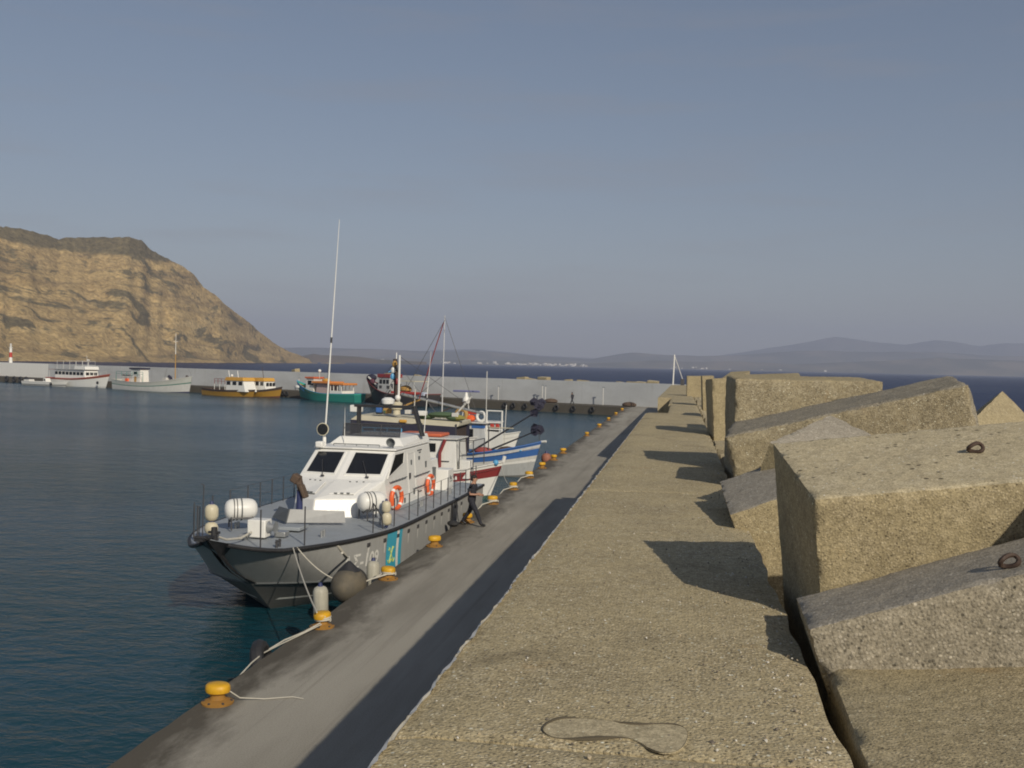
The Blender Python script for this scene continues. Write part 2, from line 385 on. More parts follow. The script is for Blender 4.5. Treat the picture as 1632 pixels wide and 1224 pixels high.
# whitewashed lip on the quay edge of the wall
mb = MB(); n = 900; A_ = []
for i in range(n + 1):
    y = -3.5 + 40 * i / n
    l = WX0 + .010 * noise.noise(Vector((y * 2.3, 1, 0))) + .02 * max(0, noise.noise(Vector((y * .8, 4, 0)))) + .012 * noise.noise(Vector((y * 6, 3, 1)))
    wv = max(-.002, .010 + .03 * noise.noise(Vector((y * 3.1, 2, 8))) + .022 * noise.noise(Vector((y * 13, 2, 3))))
    zz = WZ + .004
    A_.append((mb.add([(l - .014, y - 20, zz - .10 - QZ), (l - .004, y - 20, zz - .006 - QZ), (l + wv, y - 20, zz + .004 - QZ)])))
for i in range(n):
    for j in range(2): mb.face((A_[i] + j, A_[i + 1] + j, A_[i + 1] + j + 1, A_[i] + j + 1)[::-1])
mb.build('painted_edge', paint('whitewash', (.66, .65, .61), .9, .3), sw, smooth=30)
# smooth cement patch in the near bay with a cracked rim
def ptop(x, y, z=WZ): return atz(x, y, z)
out = [(862, 1165), (875, 1152), (905, 1146), (960, 1149), (1010, 1158), (1050, 1156), (1085, 1158), (1097, 1168), (1094, 1190), (1072, 1204), (1040, 1200), (1012, 1180), (985, 1178), (950, 1180), (905, 1182), (875, 1178)]
ppts = [ptop(x, y) for x, y in out]
def smoothloop(p, k=3):
    for _ in range(k): p = [q for a, b_ in zip(p, p[1:] + p[:1]) for q in (a * .75 + b_ * .25, a * .25 + b_ * .75)]
    return p
ppts = smoothloop(ppts, 2)
mb = MB(); mb.plate([(p.x, p.y - 20, WZ - QZ + .001) for p in ppts][::-1], .006)
if mb.f: mb.build('cement_patch', concrete('smooth_cement', (.43, .365, .235), (.36, .30, .19), (.48, .42, .29), 80, .15, True), sw, smooth=0)
mb = MB(); mb.tube([(p.x + .006 * noise.noise(p * 9), p.y - 20 + .006 * noise.noise(p * 7), WZ - QZ + .008) for p in ppts], [max(.0006, -.001 + .016 * noise.noise(p * 6)) for p in ppts], 5, closed=True)
mb.build('patch_rim', paint('dark_crack', (.085, .07, .045), .95, .2), sw)

# loose gravel lying on the cap
rg = random.Random(12); mb = MB()
for k in range(1500):
    y = 3.6 + 18 * rg.random() ** 1.8; x = rg.uniform(WX0 + .04, WX1 - .04) if rg.random() < .45 else WX1 - .03 - abs(rg.gauss(0, .22)); s_ = rg.uniform(.003, .009) * (1.7 if rg.random() < .04 else 1)
    if x < WX0 + .03: continue
    mb.m = rg.choice((0, 0, 1, 2)); M_ = Matrix.Rotation(rg.uniform(0, 6), 3, (rg.random(), rg.random(), rg.random() + .1))
    vs_ = [Vector(v_) * s_ * rg.uniform(.7, 1.2) for v_ in ((1, 0, 0), (-1, 0, 0), (0, 1, 0), (0, -1, 0), (0, 0, .8), (0, 0, -.8))]; n0 = mb.add([M_ @ v_ + Vector((x, y, WZ + .003 + s_ * .4)) for v_ in vs_])
    for f_ in ((0, 2, 4), (2, 1, 4), (1, 3, 4), (3, 0, 4), (2, 0, 5), (1, 2, 5), (3, 1, 5), (0, 3, 5)): mb.face([n0 + i for i in f_])
tag(mb.build('loose_gravel', [paint('gravel_tan', (.42, .35, .24), .9, .2), paint('gravel_white', (.62, .59, .52), .9, .2), paint('gravel_dark', (.14, .12, .10), .9, .2)], smooth=0), kind='stuff')

# ---- mole wall that closes the harbour
mw = empty('mole_wall', onmole(90, 5), label='long low grey wall along the far mole behind the moored boats', cat='harbour wall')
def mwv(k, back, z): p = onmole(k, back, z) - onmole(90, 5); return (p.x, p.y, z - QZ)
for i in range(16):
    k0 = -19 + i * 14.6; k1 = k0 + 14.57
    mb = MB(); dz = .03 * noise.noise(Vector((i * 3.3, 0, 0)))
    mb.hexa([mwv(k0, 5, .8), mwv(k1, 5, .8), mwv(k1, 6.6, .8), mwv(k0, 6.6, .8)][::-1] + [mwv(k0, 5.15, 4.45 + dz), mwv(k1, 5.15, 4.45 + dz), mwv(k1, 6.5, 4.45 + dz), mwv(k0, 6.5, 4.45 + dz)][::-1])
    mb.build('wall_panel', MOLE if k0 < 156 else WHITE, mw, smooth=0)

# ---- headland
def hz(x): return 586.5 + .022 * (x - 1085)
sil = [(-1400, 330), (-900, 300), (-500, 318), (-250, 345), (-120, 352), (0, 362), (40, 366), (85, 380), (130, 379), (205, 378), (222, 384), (240, 400), (290, 425), (306, 437), (320, 455), (345, 474), (370, 495), (395, 513), (420, 535), (440, 549), (460, 560), (480, 568), (500, 573), (560, 574)]
def interp(tb, x):
    for (a, ya), (b_, yb) in zip(tb, tb[1:]):
        if x <= b_: return ya + (yb - ya) * (x - a) / (b_ - a)
    return tb[-1][1]
shd = [(-1400, 500), (-500, 640), (0, 860), (200, 1050), (350, 1350), (478, 1900), (560, 2300)]
NX, NV = 480, 120
mb = MB(); 
for i in range(NX + 1):
    x = -1300 + 1850 * i / NX
    D0 = interp(shd, x); d = ray(x, hz(x)); dh = Vector((d.x, d.y, 0))
    dep = 1.0  # ray is per unit camera depth
    Dr = D0 * 1.0 + 330 * min(1, max(.1, (540 - x) / 400.0))
    H = max(0, (hz(x) - interp(sil, x)) / FPX * Dr) + 6.7 * (1 if hz(x) - interp(sil, x) > 2 else 0)
    H += 2.2 * noise.noise(Vector((x * .06, 0, 5))) + 1.2 * noise.noise(Vector((x * .19, 0, 9)))
    row = []
    for j in range(NV + 1):
        u = j / NV
        if u < .70:
            w = u / .70; D = D0 + (Dr - D0) * w
            p = .04 * w / .1 if w < .1 else .04 + .96 * (((w - .1) / .9) ** (1.15))
            p = min(1, p)
        else:
            w = (u - .70) / .30; D = Dr + 420 * w; p = 1 - .85 * w * w
        P3 = Vector((dh.x * D, dh.y * D, 0))
        q = P3 * .011; hgt = H * p
        env = sin(pi * min(u / .70, 1)) ** .7 if u < .7 else .25 * sin(pi * (u - .7) / .3)
        strat = P3.x * .012 + hgt * .055 - P3.y * .004
        rg = noise.multi_fractal(Vector((q.x * 1.6, q.y * 1.6, hgt * .02)), .9, 2.1, 5) - 1
        gully = abs(noise.noise(Vector((x * .014, hgt * .006, 2)))) + .5 * abs(noise.noise(Vector((x * .04, hgt * .012, 7))))
        dd = env * (rg * 9 - gully * 20 + 3.0 * noise.noise(Vector((strat * 1.4, q.x * .3, 0))) + 2.4 * noise.noise(Vector((strat * 4.5, q.x, 3))))
        kk = 1 + dd * -1.0 / max(D, 1)
        row.append((P3.x * kk, P3.y * kk, max(-2, hgt + .28 * dd * min(1, H / 60) - (2.0 if j == 0 else 0))))
    mb.add(row)
for i in range(NX):
    for j in range(NV): a = i * (NV + 1) + j; mb.face((a, a + NV + 1, a + NV + 2, a + 1))
m, t, b = new_mat('headland_ground'); v = coords(t, True)
c = mixc(t, (.45, .325, .148), (.35, .25, .115), ramp(t, noi(t, coords(t, True, (.012, .012, .05)), 1.0, 7, .65), [(.4, g3(0)), (.62, g3(1))]))
c = mixc(t, c, (.50, .375, .19), ramp(t, noi(t, coords(t, True, (.03, .03, .12)), 1.0, 6, .7), [(.52, g3(0)), (.7, g3(.8))]))
c = mixc(t, c, (.30, .215, .11), ramp(t, noi(t, coords(t, True, (.004, .004, .09)), 1.0, 4, .6, 1.5), [(.50, g3(0)), (.60, g3(.25))]))
sc = ramp(t, noi(t, coords(t, True, (.0085, .0085, .03)), 1.0, 6, .66, .8), [(.555, g3(0)), (.60, g3(1))])
gxx = nd(t, 'ShaderNodeSeparateXYZ'); t.links.new(t.nodes.new('ShaderNodeNewGeometry').outputs['Position'], gxx.inputs[0])
def mth2(op, a, b_):
    n = t.nodes.new('ShaderNodeMath'); n.operation = op
    for s_, v_ in ((n.inputs[0], a), (n.inputs[1], b_)):
        if isinstance(v_, (int, float)): s_.default_value = v_
        else: t.links.new(v_, s_)
    return n.outputs[0]
du = mth2('ADD', mth2('MULTIPLY', gxx.outputs[0], .93), mth2('MULTIPLY', gxx.outputs[2], .37)); dw = mth2('SUBTRACT', mth2('MULTIPLY', gxx.outputs[2], .93), mth2('MULTIPLY', gxx.outputs[0], .37))
cmb = t.nodes.new('ShaderNodeCombineXYZ'); t.links.new(mth2('MULTIPLY', du, .008), cmb.inputs[0]); t.links.new(mth2('MULTIPLY', dw, .045), cmb.inputs[1]); t.links.new(mth2('MULTIPLY', gxx.outputs[1], .003), cmb.inputs[2])
diag = noi(t, cmb.outputs[0], 1.0, 7, .65, .4)
c = mixc(t, c, (.24, .175, .09), ramp(t, diag, [(.50, g3(0)), (.60, g3(.75))])); c = mixc(t, c, (.54, .41, .21), ramp(t, diag, [(.30, g3(.6)), (.42, g3(0))]))
sc = mixc(t, sc, ramp(t, diag, [(.60, g3(0)), (.66, g3(1))]), 1.0, 'LIGHTEN')
sc2 = ramp(t, vor(t, coords(t, True, (.045, .045, .07)), 1.0), [(.15, g3(1)), (.30, g3(0))])
sc2 = mixc(t, sc2, ramp(t, noi(t, coords(t, True, (.01, .01, .01)), 1.0, 3), [(.48, g3(0)), (.55, g3(1))]), 1.0, 'MULTIPLY')
sx = nd(t, 'ShaderNodeSeparateXYZ'); t.links.new(t.nodes.new('ShaderNodeNewGeometry').outputs['Position'], sx.inputs[0])
hmr = nd(t, 'ShaderNodeMapRange', **{'From Min': 105.0, 'From Max': 158.0}); t.links.new(sx.outputs[2], hmr.inputs['Value'])
hm = mixc(t, hmr.outputs[0], noi(t, coords(t, True, (.012, .012, .02)), 1.0, 4), .35)
cap = ramp(t, hm, [(.50, g3(0)), (.56, g3(1))])
scr = mixc(t, sc, cap, 1.0, 'ADD'); scr = mixc(t, scr, mixc(t, sc2, g3(.8), 1.0, 'MULTIPLY'), 1.0, 'ADD')
scm = nd(t, 'ShaderNodeClamp'); t.links.new(scr, scm.inputs[0])
gr = mixc(t, (.085, .078, .048), (.14, .12, .068), noi(t, coords(t, True, (.08, .08, .08)), 1.0, 5))
c = mixc(t, c, gr, mixc(t, scm.outputs[0], g3(.85), 1.0, 'MULTIPLY'))
c = mixc(t, c, ramp(t, noi(t, coords(t, True, (.22, .22, .22)), 1.0, 4, .7), [(.3, g3(.25)), (.7, g3(.75))]), 1.0, 'OVERLAY')
t.links.new(c, b.inputs['Base Color']); b.inputs['Roughness'].default_value = 1; b.inputs['Specular IOR Level'].default_value = 0
bump(t, b, noi(t, coords(t, True, (.05, .05, .09)), 1.0, 7, .7), .7, 6.0)
tag(mb.build('headland', m, smooth=60), kind='structure')

# ---- far shore: low coast, then ranges of hills one behind the other
def hills(name, D, sil, col, col2, seed, depth, x0, x1, n=240, amp=.18):
    mb = MB(); nv = 14
    for i in range(n + 1):
        x = x0 + (x1 - x0) * i / n; d = ray(x, hz(x))
        base = max(0.0, hz(x) - interp(sil, x)); row = []
        for j in range(nv + 1):
            u = j / nv; Dd = D + depth * u
            prof = sin(pi / 2 * min(1, u / .6)) ** 1.3 if u < .6 else cos(pi / 2 * (u - .6) / .4)
            H = (base / FPX) * (D + .6 * depth) + 5
            nn = noise.multi_fractal(Vector((x * .012, u * 3, seed)), .9, 2.1, 4) - 1
            h = H * prof * (1 + amp * nn * (1 if abs(u - .6) > .1 else .25)) - (3 if j == 0 else 0)
            row.append((d.x * Dd, d.y * Dd, max(-3, h)))
        mb.add(row)
    for i in range(n):
        for j in range(nv): a = i * (nv + 1) + j; mb.face((a, a + nv + 1, a + nv + 2, a + 1))
    m, t, b = new_mat(name + '_ground')
    c = mixc(t, col, col2, ramp(t, noi(t, coords(t, True, (.0022, .0022, .006)), 1.0, 6, .65), [(.45, g3(0)), (.6, g3(1))]))
    c = mixc(t, c, (.36, .32, .24), ramp(t, noi(t, coords(t, True, (.005, .005, .01)), 1.0, 5, .7), [(.66, g3(0)), (.74, g3(.7))]))
    t.links.new(c, b.inputs['Base Color']); b.inputs['Roughness'].default_value = 1; b.inputs['Specular IOR Level'].default_value = 0
    tag(mb.build(name, m, smooth=60), kind='structure')
G1, G2 = (.10, .095, .06), (.20, .165, .105)
hills('cape', 3000, [(455, 571), (500, 563), (512, 565), (540, 566), (575, 568), (600, 572), (640, 574), (700, 577)], (.20, .13, .08), G1, 1.0, 500, 440, 680, 90)
hills('coastal_plain', 5600, [(380, 566), (560, 570), (620, 569), (700, 573), (770, 574), (860, 576), (940, 578), (985, 577), (1040, 574), (1110, 576), (1180, 575), (1260, 580), (1330, 577), (1420, 574), (1500, 570), (1600, 574), (1800, 580), (2200, 585)], G1, G2, 2.0, 900, 360, 2300)
hills('hills', 7000, [(380, 556), (480, 553), (600, 556), (700, 560), (780, 560), (860, 568), (940, 572), (985, 564), (1010, 561), (1060, 565), (1110, 567), (1160, 566), (1240, 560), (1300, 558), (1400, 562), (1480, 560), (1560, 565), (1700, 570), (2200, 570)], G1, G2, 3.0, 1100, 360, 2300)
hills('mountains', 9000, [(380, 553), (500, 556), (640, 560), (760, 556), (860, 566), (960, 572), (1060, 570), (1130, 569), (1180, 562), (1230, 553), (1290, 545), (1330, 537), (1352, 539), (1395, 546), (1440, 549), (1490, 541), (1520, 544), (1560, 552), (1600, 547), (1660, 545), (1800, 530), (2000, 548), (2300, 560)], G1, (.15, .13, .09), 4.0, 1500, 360, 2400)

# ---- town on the far shore
mb = MB(); mb.box((0, 0, 4), (13, 10, 8)); house_w = mb.mesh('house', paint('white_house_wall', (.72, .69, .62), .9, .1), 0)
mb = MB(); mb.box((0, 0, 3), (17, 10, 6)); house_t = mb.mesh('house', paint('tan_house_wall', (.60, .53, .42), .9, .1), 0)
rnd = random.Random(3)
for i in range(118):
    if i < 84: x = 770 + 175 * (rnd.random() * .55 + rnd.random() * .45)
    elif i < 102: x = rnd.uniform(560, 770)
    elif i < 112: x = rnd.choice((1088, 1118)) + rnd.gauss(0, 11)
    else: x = rnd.uniform(1150, 1600)
    D = 5560 + 30 + 240 * rnd.random() ** 1.6; d = ray(x, hz(x))
    u = (D - 5600) / 900.0; gz = 5 + max(0, u) * 30
    o = bpy.data.objects.new('house', house_w if rnd.random() < .65 else house_t); COL.objects.link(o)
    s = rnd.uniform(.6, 1.25); o.location = (d.x * D, d.y * D, gz - 2); o.scale = (s * 1.2, s, s * rnd.uniform(.7, 1.3)); o.rotation_euler = (0, 0, rnd.uniform(0, 3))
    tag(o, 'tiny pale house of the far shore town below the hazy hills', 'house', 'houses of the town on the far shore')

# ---- air: hazy over the bay
mb = MB(); mb.box((0, 4300, 230), (23400, 14700, 470))
hz_m = bpy.data.materials.new('haze_air'); hz_m.use_nodes = True; t = hz_m.node_tree; t.nodes.clear()
pv = t.nodes.new('ShaderNodeVolumePrincipled'); ov = t.nodes.new('ShaderNodeOutputMaterial')
pv.inputs['Color'].default_value = (.68, .76, 1.0, 1); pv.inputs['Density'].default_value = 1.7e-4; pv.inputs['Anisotropy'].default_value = 0
t.links.new(pv.outputs[0], ov.inputs['Volume'])
tag(mb.build('haze', hz_m, smooth=0), kind='stuff')
# ================================================================== CONCRETE BLOCKS
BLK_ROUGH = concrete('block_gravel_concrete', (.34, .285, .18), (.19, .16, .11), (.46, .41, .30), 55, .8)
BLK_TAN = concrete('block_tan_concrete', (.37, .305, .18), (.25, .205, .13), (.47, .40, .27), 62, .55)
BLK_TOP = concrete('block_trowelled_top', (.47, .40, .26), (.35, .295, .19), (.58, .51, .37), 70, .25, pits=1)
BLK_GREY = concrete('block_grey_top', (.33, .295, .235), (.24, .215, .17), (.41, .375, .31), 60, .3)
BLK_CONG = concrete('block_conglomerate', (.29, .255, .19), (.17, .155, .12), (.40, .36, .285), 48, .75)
def rotm(y, p, r): return Matrix.Rotation(y, 3, 'Z') @ Matrix.Rotation(p, 3, 'X') @ Matrix.Rotation(r, 3, 'Y')
def block(q, label, mats, n=24, seed=0, chip=.05, lump=.012, ext=None, cut=None):
    """q: near-left-top corner x y z, yaw pitch roll, length depth height; mats: (sides, top, front)"""
    x, y, z, yw, pt, rl, a, b, c = q
    if ext: c = ext
    Rm = rotm(yw, pt, rl); origin = Vector((x, y, z)); ctr = origin + Rm @ Vector((a / 2, b / 2, -c / 2))
    vs = {}; mb = MB(); dims = (a, b, c)
    def vert(i, j, k, ni, nj, nk):
        key = (round(i / ni, 5), round(j / nj, 5), round(k / nk, 5))
        if key in vs: return vs[key]
        p = Vector((i / ni * a, j / nj * b, -k / nk * c))
        s = Vector((seed * 7.1, seed * 3.3, 0))
        d = Vector([min(p.x, a - p.x), min(p.y, b - p.y), min(-p.z, c + p.z)])
        srt = sorted(d)
        edge = srt[1]                                   # distance to nearest edge
        nn = noise.noise(p * 2.6 + s); nf = noise.noise(p * 9 + s); nx = noise.noise(p * 26 + s)
        off = Vector((0, 0, 0)); cen = Vector((a / 2, b / 2, -c / 2))
        ax = [i_ for i_ in range(3) if d[i_] < 1e-6]
        rr = max(0, 1 - edge / .055)
        chipd = chip * rr ** 1.5 * (.12 + .8 * max(0, nf) + .9 * max(0, nn) ** 1.5)
        for k_ in ax:
            sg = 1 if p[k_] > cen[k_] else -1
            off[k_] += sg * (lump * .6 * nn + lump * .3 * nf + lump * .3 * nx)
        dirin = Vector([0 if d[k_] > .06 else (-1 if p[k_] > cen[k_] else 1) for k_ in range(3)])
        if dirin.length: off += dirin.normalized() * chipd
        vs[key] = mb.add([p + off - Vector((a / 2, b / 2, -c / 2))]); return vs[key]
    mx = max(dims); N3 = [max(5, int(n * d_ / mx)) for d_ in dims]
    ni, nj, nk = N3
    for (fix, val, u, w, mat) in ((2, 0, 0, 1, 1), (2, nk, 0, 1, 0), (1, 0, 0, 2, 2), (1, nj, 0, 2, 0), (0, 0, 1, 2, 0), (0, ni, 1, 2, 0)):
        mb.m = mat
        for s1 in range(N3[u]):
            for s2 in range(N3[w]):
                idx = []
                for d1, d2 in ((0, 0), (1, 0), (1, 1), (0, 1)):
                    t_ = [0, 0, 0]; t_[fix] = val; t_[u] = s1 + d1; t_[w] = s2 + d2
                    idx.append(vert(*t_, ni, nj, nk))
                flip = {(2, 0): 0, (2, nk): 1, (1, 0): 1, (1, nj): 0, (0, 0): 0, (0, ni): 1}[(fix, val)]
                if fix == 1: flip = 1 - flip
                if fix == 2: pass
                mb.face(idx[::-1] if flip else idx)
    o = mb.build('concrete_block', list(mats), smooth=50)
    bm = bmesh.new(); bm.from_mesh(o.data); bmesh.ops.recalc_face_normals(bm, faces=bm.faces); bm.to_mesh(o.data); bm.free()
    o.data.set_sharp_from_angle(angle=radians(50))
    o.location = ctr; o.rotation_mode = 'QUATERNION'; o.rotation_quaternion = Rm.to_quaternion()
    tag(o, label, 'concrete block', 'concrete armour blocks beside the sea wall')
    return o, Rm, origin, ctr
def near(q, k): return [q[0] * k, q[1] * k, EYE.z + (q[2] - EYE.z) * k] + q[3:6] + [v * k for v in q[6:]]
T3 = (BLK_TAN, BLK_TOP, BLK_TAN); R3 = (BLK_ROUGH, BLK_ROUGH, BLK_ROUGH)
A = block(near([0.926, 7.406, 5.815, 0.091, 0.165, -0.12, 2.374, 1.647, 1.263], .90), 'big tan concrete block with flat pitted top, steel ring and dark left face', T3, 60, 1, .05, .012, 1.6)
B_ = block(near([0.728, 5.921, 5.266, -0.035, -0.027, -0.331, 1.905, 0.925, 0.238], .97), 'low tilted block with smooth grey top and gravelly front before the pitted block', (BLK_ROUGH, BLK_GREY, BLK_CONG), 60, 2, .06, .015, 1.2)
C_ = block([0.752, 3.3, 5.10, -0.03, 0.0, -0.09, 1.9, 2.75, 1.3], 'nearest tan block sloping up at the lower right corner', (BLK_TAN, BLK_TAN, BLK_TAN), 64, 3, .05, .012)
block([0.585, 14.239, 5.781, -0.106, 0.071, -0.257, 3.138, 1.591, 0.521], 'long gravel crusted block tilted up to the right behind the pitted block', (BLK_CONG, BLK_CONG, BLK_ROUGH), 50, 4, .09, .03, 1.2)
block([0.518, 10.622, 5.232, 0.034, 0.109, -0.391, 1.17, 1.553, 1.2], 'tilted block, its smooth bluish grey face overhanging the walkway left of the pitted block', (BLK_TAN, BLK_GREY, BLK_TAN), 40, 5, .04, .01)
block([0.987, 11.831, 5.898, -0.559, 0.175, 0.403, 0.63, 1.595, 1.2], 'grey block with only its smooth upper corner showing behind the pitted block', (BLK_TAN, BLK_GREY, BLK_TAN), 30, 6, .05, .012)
block([0.828, 16.349, 6.55, 0.048, 0.03, -0.007, 2.217, 1.58, 0.871], 'wide upright block with a rough sunlit front and dark left side', (BLK_ROUGH, BLK_TAN, BLK_ROUGH), 40, 7, .09, .02, 1.7)
block([0.724, 25.248, 6.465, 0.073, -0.028, -0.059, 0.582, 1.6, 0.807], 'narrow pale block beside the walkway just beyond the wide rough block', (BLK_TAN, BLK_TAN, BLK_TAN), 20, 8, .05, .012, 1.5)
block([0.895, 45.213, 6.373, 0.02, 0.006, -0.048, 0.508, 1.6, 0.815], 'small distant block, second from the far end of the row', (BLK_TAN, BLK_TAN, BLK_TAN), 14, 9, .05, .012, 1.5)
block([0.363, 64.341, 6.209, 0.016, 0.009, -0.02, 0.975, 1.6, 1.103], 'farthest pale block of the row near the white pole', (BLK_TAN, BLK_TAN, BLK_TAN), 14, 10, .05, .012, 1.3)
block([1.3, 34.045, 6.421, -0.211, 0.118, -0.077, 0.653, 1.68, 1.4], 'distant block with a pointed top peeking over the narrow pale block', (BLK_TAN, BLK_TAN, BLK_TAN), 14, 11, .05, .012, 1.5)
block([1.526, 26.407, 6.477, -0.062, 0.054, -0.057, 1.412, 1.6, 1.4], 'flat topped block whose upper edge shows behind the wide rough block', (BLK_TAN, BLK_TAN, BLK_TAN), 18, 12, .05, .012, 1.5)
block([4.339, 16.425, 6.031, -0.485, 0.218, 0.824, 0.743, 1.948, 1.4], 'steeply tilted pale block with a pointed corner against the sea at the right', (BLK_TAN, BLK_TAN, BLK_TAN), 26, 13, .05, .012, 1.6)
block([3.05, 4.5, 6.6, 0.2, 0.0, 0.12, 1.7, 1.5, 1.9], 'block standing close to the camera whose shadow falls on the pitted block', (BLK_TAN, BLK_TAN, BLK_TAN), 20, 14, .05, .012)
block([2.9, 19.0, 5.9, 0.3, 0.1, -.1, 1.8, 1.7, 1.6], 'dull block low behind the long gravel crusted block', R3, 16, 15, .07, .02)
# lifting rings
for (blk, u, w, par) in ((A, None, (1555, 722), 0), (B_, None, (1612, 905), 0)):
    o, Rm, org, ctr = blk
    nrm = Rm @ Vector((0, 0, 1)); d = ray(*w); k = (org - EYE).dot(nrm) / d.dot(nrm); P3 = EYE + d * k
    lp = Rm.transposed() @ (P3 - ctr)
    mb = MB(); mb.tube([lp + Vector((.048 * cos(a_), .016 * sin(2 * a_), .008 + .042 * (1 + sin(a_)) * .7)) for a_ in [2 * pi * i / 18 for i in range(18)]], .014, 6, closed=True)
    mb.build('lifting_ring', paint('rusted_ring', (.06, .035, .025), .8, .5), o)
# rubble under the blocks, running down to the open sea
mb = MB(); n1, n2 = 130, 26
for i in range(n1 + 1):
    y = 0 + 150 * i / n1
    mb.add([(.75 + 13 * j / n2, y, 4.1 - 5.6 * (j / n2) ** 1.1 - (.5 if j == 0 else 0) + .55 * noise.noise(Vector((j * .7, y * .6, 0))) + .25 * noise.noise(Vector((j * 1.9, y * 1.5, 5)))) for j in range(n2 + 1)])
for i in range(n1):
    for j in range(n2): a = i * (n2 + 1) + j; mb.face((a, a + 1, a + n2 + 2, a + n2 + 1))
tag(mb.build('rubble_slope', BLK_ROUGH, smooth=20), kind='structure')
# lumps of broken block along the top of the mole wall
rb = random.Random(5); ORDL = ['first', 'second', 'third', 'fourth', 'fifth', 'sixth', 'seventh', 'eighth', 'ninth', 'tenth', 'eleventh', 'twelfth']
for i, px_ in enumerate((1040, 1022, 1008, 990, 928, 905, 866, 846, 832, 664, 618, 470)):
    kk = None
    d = ray(px_, 600); num = (onmole(0, 7.2) - EYE).dot(QN); s_ = num / d.dot(QN); p = EYE + d * s_
    w_ = rb.uniform(.9, 1.9); n_ = 5
    q = [p.x - w_ / 2, p.y, 4.35 + rb.uniform(.25, .55), atan2(QD.y, -QD.x) * -1 + rb.uniform(-.3, .3), rb.uniform(-.1, .1), rb.uniform(-.15, .15), w_, 1.0, 1.2]
    o, *_ = block(q, 'pale concrete lump on the mole wall top, %s from the white corner pole' % ORDL[i], (BLK_TAN, BLK_TOP, BLK_TAN), 7, 20 + i, .12, .03)
    o['group'] = 'concrete lumps along the far mole wall'; o['category'] = 'concrete lump'; o.name = 'concrete_lump'

# ================================================================== BOLLARDS
def make_bollard():
    r = empty('bollard', (0, 0, 0)); SQ = Matrix.Diagonal((1, 1, .74, 1))
    MB().lathe([(.25, -.01), (.255, .035), (.20, .06), (.14, .10)], 20, SQ).build('base_plate', RUST, r)
    MB().lathe([(.135, .09), (.115, .15), (.12, .21), (.16, .235)], 18, SQ).build('neck', RUST, r)
    mb = MB(); prof = [(.15, .225), (.185, .25), (.195, .31), (.185, .39), (.155, .425), (.06, .44)]
    mb.lathe(prof, 20, Matrix.Diagonal((1.05, .86, .74, 1))); mb.build('cap', YELLOW, r)
    mb = MB()
    for k in range(6): mb.lathe([(.022, .03), (.022, .055), (.01, .06)], 6, Matrix.Translation((.215 * cos(k * pi / 3 + .3), .215 * sin(k * pi / 3 + .3), 0)))
    mb.build('bolts', DKSTEEL, r)
    return r
proto = make_bollard()
bl = ['nearest yellow bollard with a short rope end, alone on the quay edge', 'yellow bollard holding the bow ropes of the grey patrol boat', 'yellow bollard beside the huge round fender', 'yellow bollard beside the patrol boat hull just aft of its blue stripe', 'yellow bollard behind the legs of the walking man', 'yellow bollard just beyond the walking man', 'yellow bollard with a rope end below the crimson striped bow', 'yellow bollard between the crimson and the blue boat bows', 'yellow bollard under the bow of the blue and white boat', 'yellow bollard right beside the stem of the blue and white boat', 'yellow bollard just past the blue and white boat', 'small yellow bollard, first one past the moored boats', 'small yellow bollard halfway from the boats to the far corner', 'small bollard near the far corner, third from the end', 'small bollard near the far corner, second from the end', 'farthest bollard of the quay, at the corner with the mole']
for i in range(16):
    y = 15.45 + 4.9 * i if i < 11 else 68.9 + (i - 10) * 12.2
    o = proto if i == 0 else dup(proto)
    o.location = (-7.16 - .012 * (i % 3), y, QZ); o.rotation_euler = (0, 0, i * 1.3)
    tag(o, bl[i], 'bollard', 'yellow bollards along the quay edge')
def rope(pts, r, label, group=None, parent=None, name='mooring_rope', mat=None, sag=None):
    mb = MB(); P = [Vector(p) for p in pts]
    if sag is not None:
        a, b = P[0], P[-1]; P = [a.lerp(b, i / 18) - Vector((0, 0, sag * 4 * (i / 18) * (1 - i / 18))) for i in range(19)]
    mb.tube(P, r, 6); o = mb.build(name, mat or ROPE, parent)
    if label: tag(o, label, 'rope', group)
    return o
BY = [15.45 + 4.9 * i for i in range(11)]
def coil(i, z=.16, r=.15, turns=2, label=None):
    pts = [(-7.16 + r * cos(a * .5) * (1 + .06 * sin(a * 1.7)), BY[i] + r * sin(a * .5), QZ + z + .018 * a / 6) for a in range(int(turns * 12.6))]
    return pts
rope([(-7.0, 15.5, QZ + .2), (-6.85, 15.6, QZ + .06), (-6.5, 15.75, QZ + .02), (-6.1, 15.95, QZ + .02), (-5.9, 15.9, QZ + .02)], .009, 'thin rope end lying on the quay by the nearest bollard')
# ================================================================== FENDERS AND TYRES ON THE QUAY WALL
def tyre(p, axis, R, r, label, group=None, n=22):
    mb = MB(); ax = Vector(axis).normalized(); a = ax.orthogonal().normalized(); b = ax.cross(a)
    mb.tube([Vector((0, 0, 0)) + (a * cos(2 * pi * i / n) + b * sin(2 * pi * i / n)) * R for i in range(n)], r, 8, closed=True)
    o = mb.build('tyre', BLACK, loc=p); return tag(o, label, 'tyre', group)
tyre((-7.62, 18.35, .95), (1, .2, .25), .36, .13, 'black tyre hung over the quay edge between the two nearest bollards')
rope([(-7.16, 20.2, QZ + .12), (-7.32, 19.7, QZ + .05), (-7.5, 19.1, QZ + .03), (-7.6, 18.6, QZ - .02)], .015, 'pale rope from the second bollard along the quay edge to the tyre')
rope([(-7.10, 20.1, QZ + .12), (-7.35, 19.5, QZ + .03), (-7.5, 18.9, QZ), (-7.55, 18.2, QZ + .02), (-7.52, 17.6, QZ + .01), (-7.56, 17.2, QZ - .1)], .013, 'second pale rope trailing along the quay edge past the tyre')
rt = random.Random(9)
ORD = ['first', 'second', 'third', 'fourth', 'fifth', 'sixth', 'seventh', 'eighth', 'ninth', 'tenth', 'eleventh', 'twelfth']
